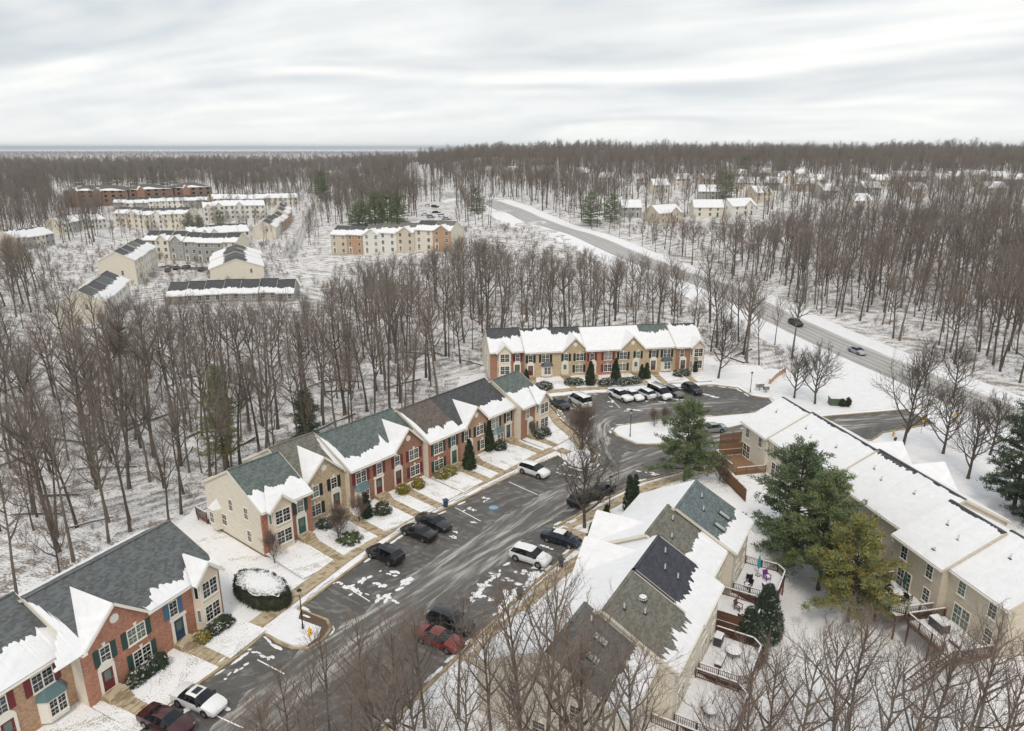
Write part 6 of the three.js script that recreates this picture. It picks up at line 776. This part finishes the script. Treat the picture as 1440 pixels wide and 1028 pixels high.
scatter(60, 200, 4.9, 0.78); scatter(200, 330, 5.4, 0.82); scatter(330, 620, 6.4, 0.92); scatter(620, 1250, 8.6, 0.95); scatter(1250, 2200, 21, 1); scatter(2200, 3900, 34, 1); scatter(3900, 6400, 32, 1);
{ const keepFar = spots.filter(([x, , z]) => !(z < -6400)); spots.length = 0; spots.push(...keepFar); }
spots.sort((a, b) => Math.hypot(a[0], a[2]) - Math.hypot(b[0], b[2]));
// foreground trees rooted below the frame, their crowns reaching into it
const FG = [], fgTree = (px, py, d, k, s) => { const [a, b, c] = ray(px, py), t = d / -c, h = EYE + b * t, x = a * t, z = -d, g = ground(x, z); FG.push([x, g, z, k, (h - g) / TALL[k].h, px]); };
[[395, 940, 42, 6], [450, 890, 45, 2], [500, 865, 44, 5], [545, 880, 41, 6], [590, 850, 46, 2], [560, 945, 37, 6], [640, 835, 47, 0], [650, 930, 39, 5], [690, 870, 43, 2], [480, 965, 37, 2], [420, 990, 37, 6], [610, 985, 36, 2], [735, 825, 41, 6], [775, 805, 40, 5], [700, 985, 34, 6], [835, 850, 36, 2], [805, 900, 34, 6], [860, 930, 33, 5], [755, 930, 35, 0], [905, 905, 37, 6], [370, 975, 39, 2], [430, 930, 41, 5], [520, 915, 40, 2], [585, 915, 39, 0], [350, 1010, 37, 6]].forEach(([a, b, d, k]) => fgTree(a, b, d, k));
[[1060, 930, 40, 6], [1105, 905, 42, 2], [1150, 900, 41, 5], [1200, 880, 43, 6], [1225, 850, 45, 2], [1265, 915, 41, 5], [1310, 900, 43, 6], [1345, 880, 44, 2], [1385, 905, 42, 6], [1410, 860, 46, 5], [1440, 900, 42, 2], [1020, 985, 37, 2], [1120, 985, 37, 6], [1190, 975, 38, 2], [1290, 985, 38, 6], [1360, 985, 38, 5], [1430, 975, 39, 6]].forEach(([a, b, d, k]) => fgTree(a, b, d, k));
for (const [x, y, z, k, s, r] of FG) standTree('foreground_tree', TALL[k], x < 2 ? 'bare tree crown rising over the near end of the street' : x < 14 ? 'bare tree rising before the grey-shingled end house' : 'bare tree rising at the near end of the snowy back yard', [x, y, z], r, s, x < 2 ? 'bare trees at the near end of the street' : x < 14 ? 'bare trees by the grey-shingled end house' : 'bare trees at the near end of the back yard');
const zone = (x, z) => nearMain(x, z) < 400 && x > main.reduce((b, q) => Math.abs(q[1] - z) < Math.abs(b[1] - z) ? q : b)[0] ? ['tall bare tree in the snowy wood beyond the main road', 'wood beyond the main road'] : z > -125 ? ['tall bare tree in the wood behind the long brick row', 'wood behind the long brick row'] : x > -15 ? ['tall bare tree in the wood behind the yellow brick row', 'wood behind the yellow brick row'] : ['tall bare tree in the hollow before the far estate', 'wood before the far estate'];
const near = spots.slice(0, 258), rest = spots.slice(258);
for (const [x, y, z, k, s, r] of near) { const [label, group] = zone(x, z); const t = standTree('bare_tree', TALL[k], label, [x, y, z], r, s, group), e = hash(x, z), f = hash(z, x); t.scale.set(s * (0.8 + 0.4 * f), s, s * (0.8 + 0.4 * f)); t.rotation.x = (e - 0.5) * 0.14; t.rotation.z = (f - 0.5) * 0.14; }
{
  const by = TALL.map(() => []); for (const q of rest) by[q[3]].push(q);
  const m4 = new THREE.Matrix4(), q4 = new THREE.Quaternion(), up = V3(0, 1, 0), holder = [];
  by.forEach((list, k) => { for (const [part, m] of [['trunk', TALL[k].m[0]], ['crown', TALL[k].m[1]]]) { const im = new THREE.InstancedMesh(TALL[k][part], M[m], list.length); im.name = numbered('woodland'); im.userData = { kind: 'stuff' }; list.forEach(([x, y, z, , s, r], i) => im.setMatrixAt(i, m4.compose(V3(x, y, z), q4.setFromEuler(new THREE.Euler((hash(x, z) - 0.5) * 0.12, r, (hash(z, x) - 0.5) * 0.12)), V3(s * (0.8 + 0.4 * hash(x, y)), s, s * (0.8 + 0.4 * hash(x, y)))))); im.castShadow = im.receiveShadow = true; scene.add(im); } });
}
// brush, saplings and fallen logs on the floor of the wood
{
  const r = rng(321), list = [], BRUSH = [0, 1].map((k) => { const q = bareTree(k + 90, { h: 2.6, r: 0.03, first: 0.02, spread: 0.62, limbs: 12, sub: 3, tw: 2, fine: 2, up: 0.55, twig: 0.009 }); return q.crown; });
  for (let d = 62; d < 330; d += 3.1) for (let x = -d * 0.8 - 20; x < d * 0.8 + 20; x += 3.1) { const X = x + (r() - 0.5) * 3, Z = -(d + (r() - 0.5) * 3), k = r(), s = r(); if (!inFrame(X, 1, Z, 20) || k > 0.85 + 0.6 * fbm(X / 25, Z / 25, 3)) continue; if (CLEAR.some((P) => inPoly(P, X, Z)) || nearMain(X, Z) < 16 ) continue; list.push([X, ground(X, Z), Z, 0.3 + 1.3 * s * s, r() * 6.3]); }
  for (const [k, m] of [[0, 'twigRed'], [1, 'twigGrey']]) { const sub = list.filter((_, i) => i % 2 === k), im = new THREE.InstancedMesh(BRUSH[k], M[m], sub.length), m4 = new THREE.Matrix4(), q4 = new THREE.Quaternion(); sub.forEach(([x, y, z, s, a], i) => im.setMatrixAt(i, m4.compose(V3(x, y - 0.15, z), q4.setFromAxisAngle(V3(0, 1, 0), a), V3(s, s * 0.85, s)))); im.name = numbered('underbrush'); im.userData = { kind: 'stuff' }; scene.add(im); }
  for (let i = 0; i < 46; i++) { const q = near[(i * 5) % near.length], x = q[0] + (r() - 0.5) * 8, z = q[2] + (r() - 0.5) * 8, L = 4 + 7 * r(), a = r() * 6.28; if (CLEAR.some((P) => inPoly(P, x, z)) || nearMain(x, z) < 14) continue; const t = thing('fallen_log', 'fallen trunk lying in the snow of the wood', 'log', [x, ground(x, z) + 0.15, z], a, 'fallen trunks in the wood'), R = 0.12 + 0.12 * r(); mesh('trunk', new MB().tube([[-L / 2, 0, 0], [0, 0.15, 0.15 * r()], [L / 2, 0.3 * r(), 0]], [R, R * 0.8, R * 0.45], 7), 'bark', t); mesh('snow_cover', new MB().beam([-L / 2, R * 0.9, 0], [0, 0.15 + R * 0.75, 0], R * 0.9, 0.05), 'snow', t); }
}
scene.fog = new THREE.FogExp2(0xccd4de, 0.00009);
renderer.render(scene, camera);
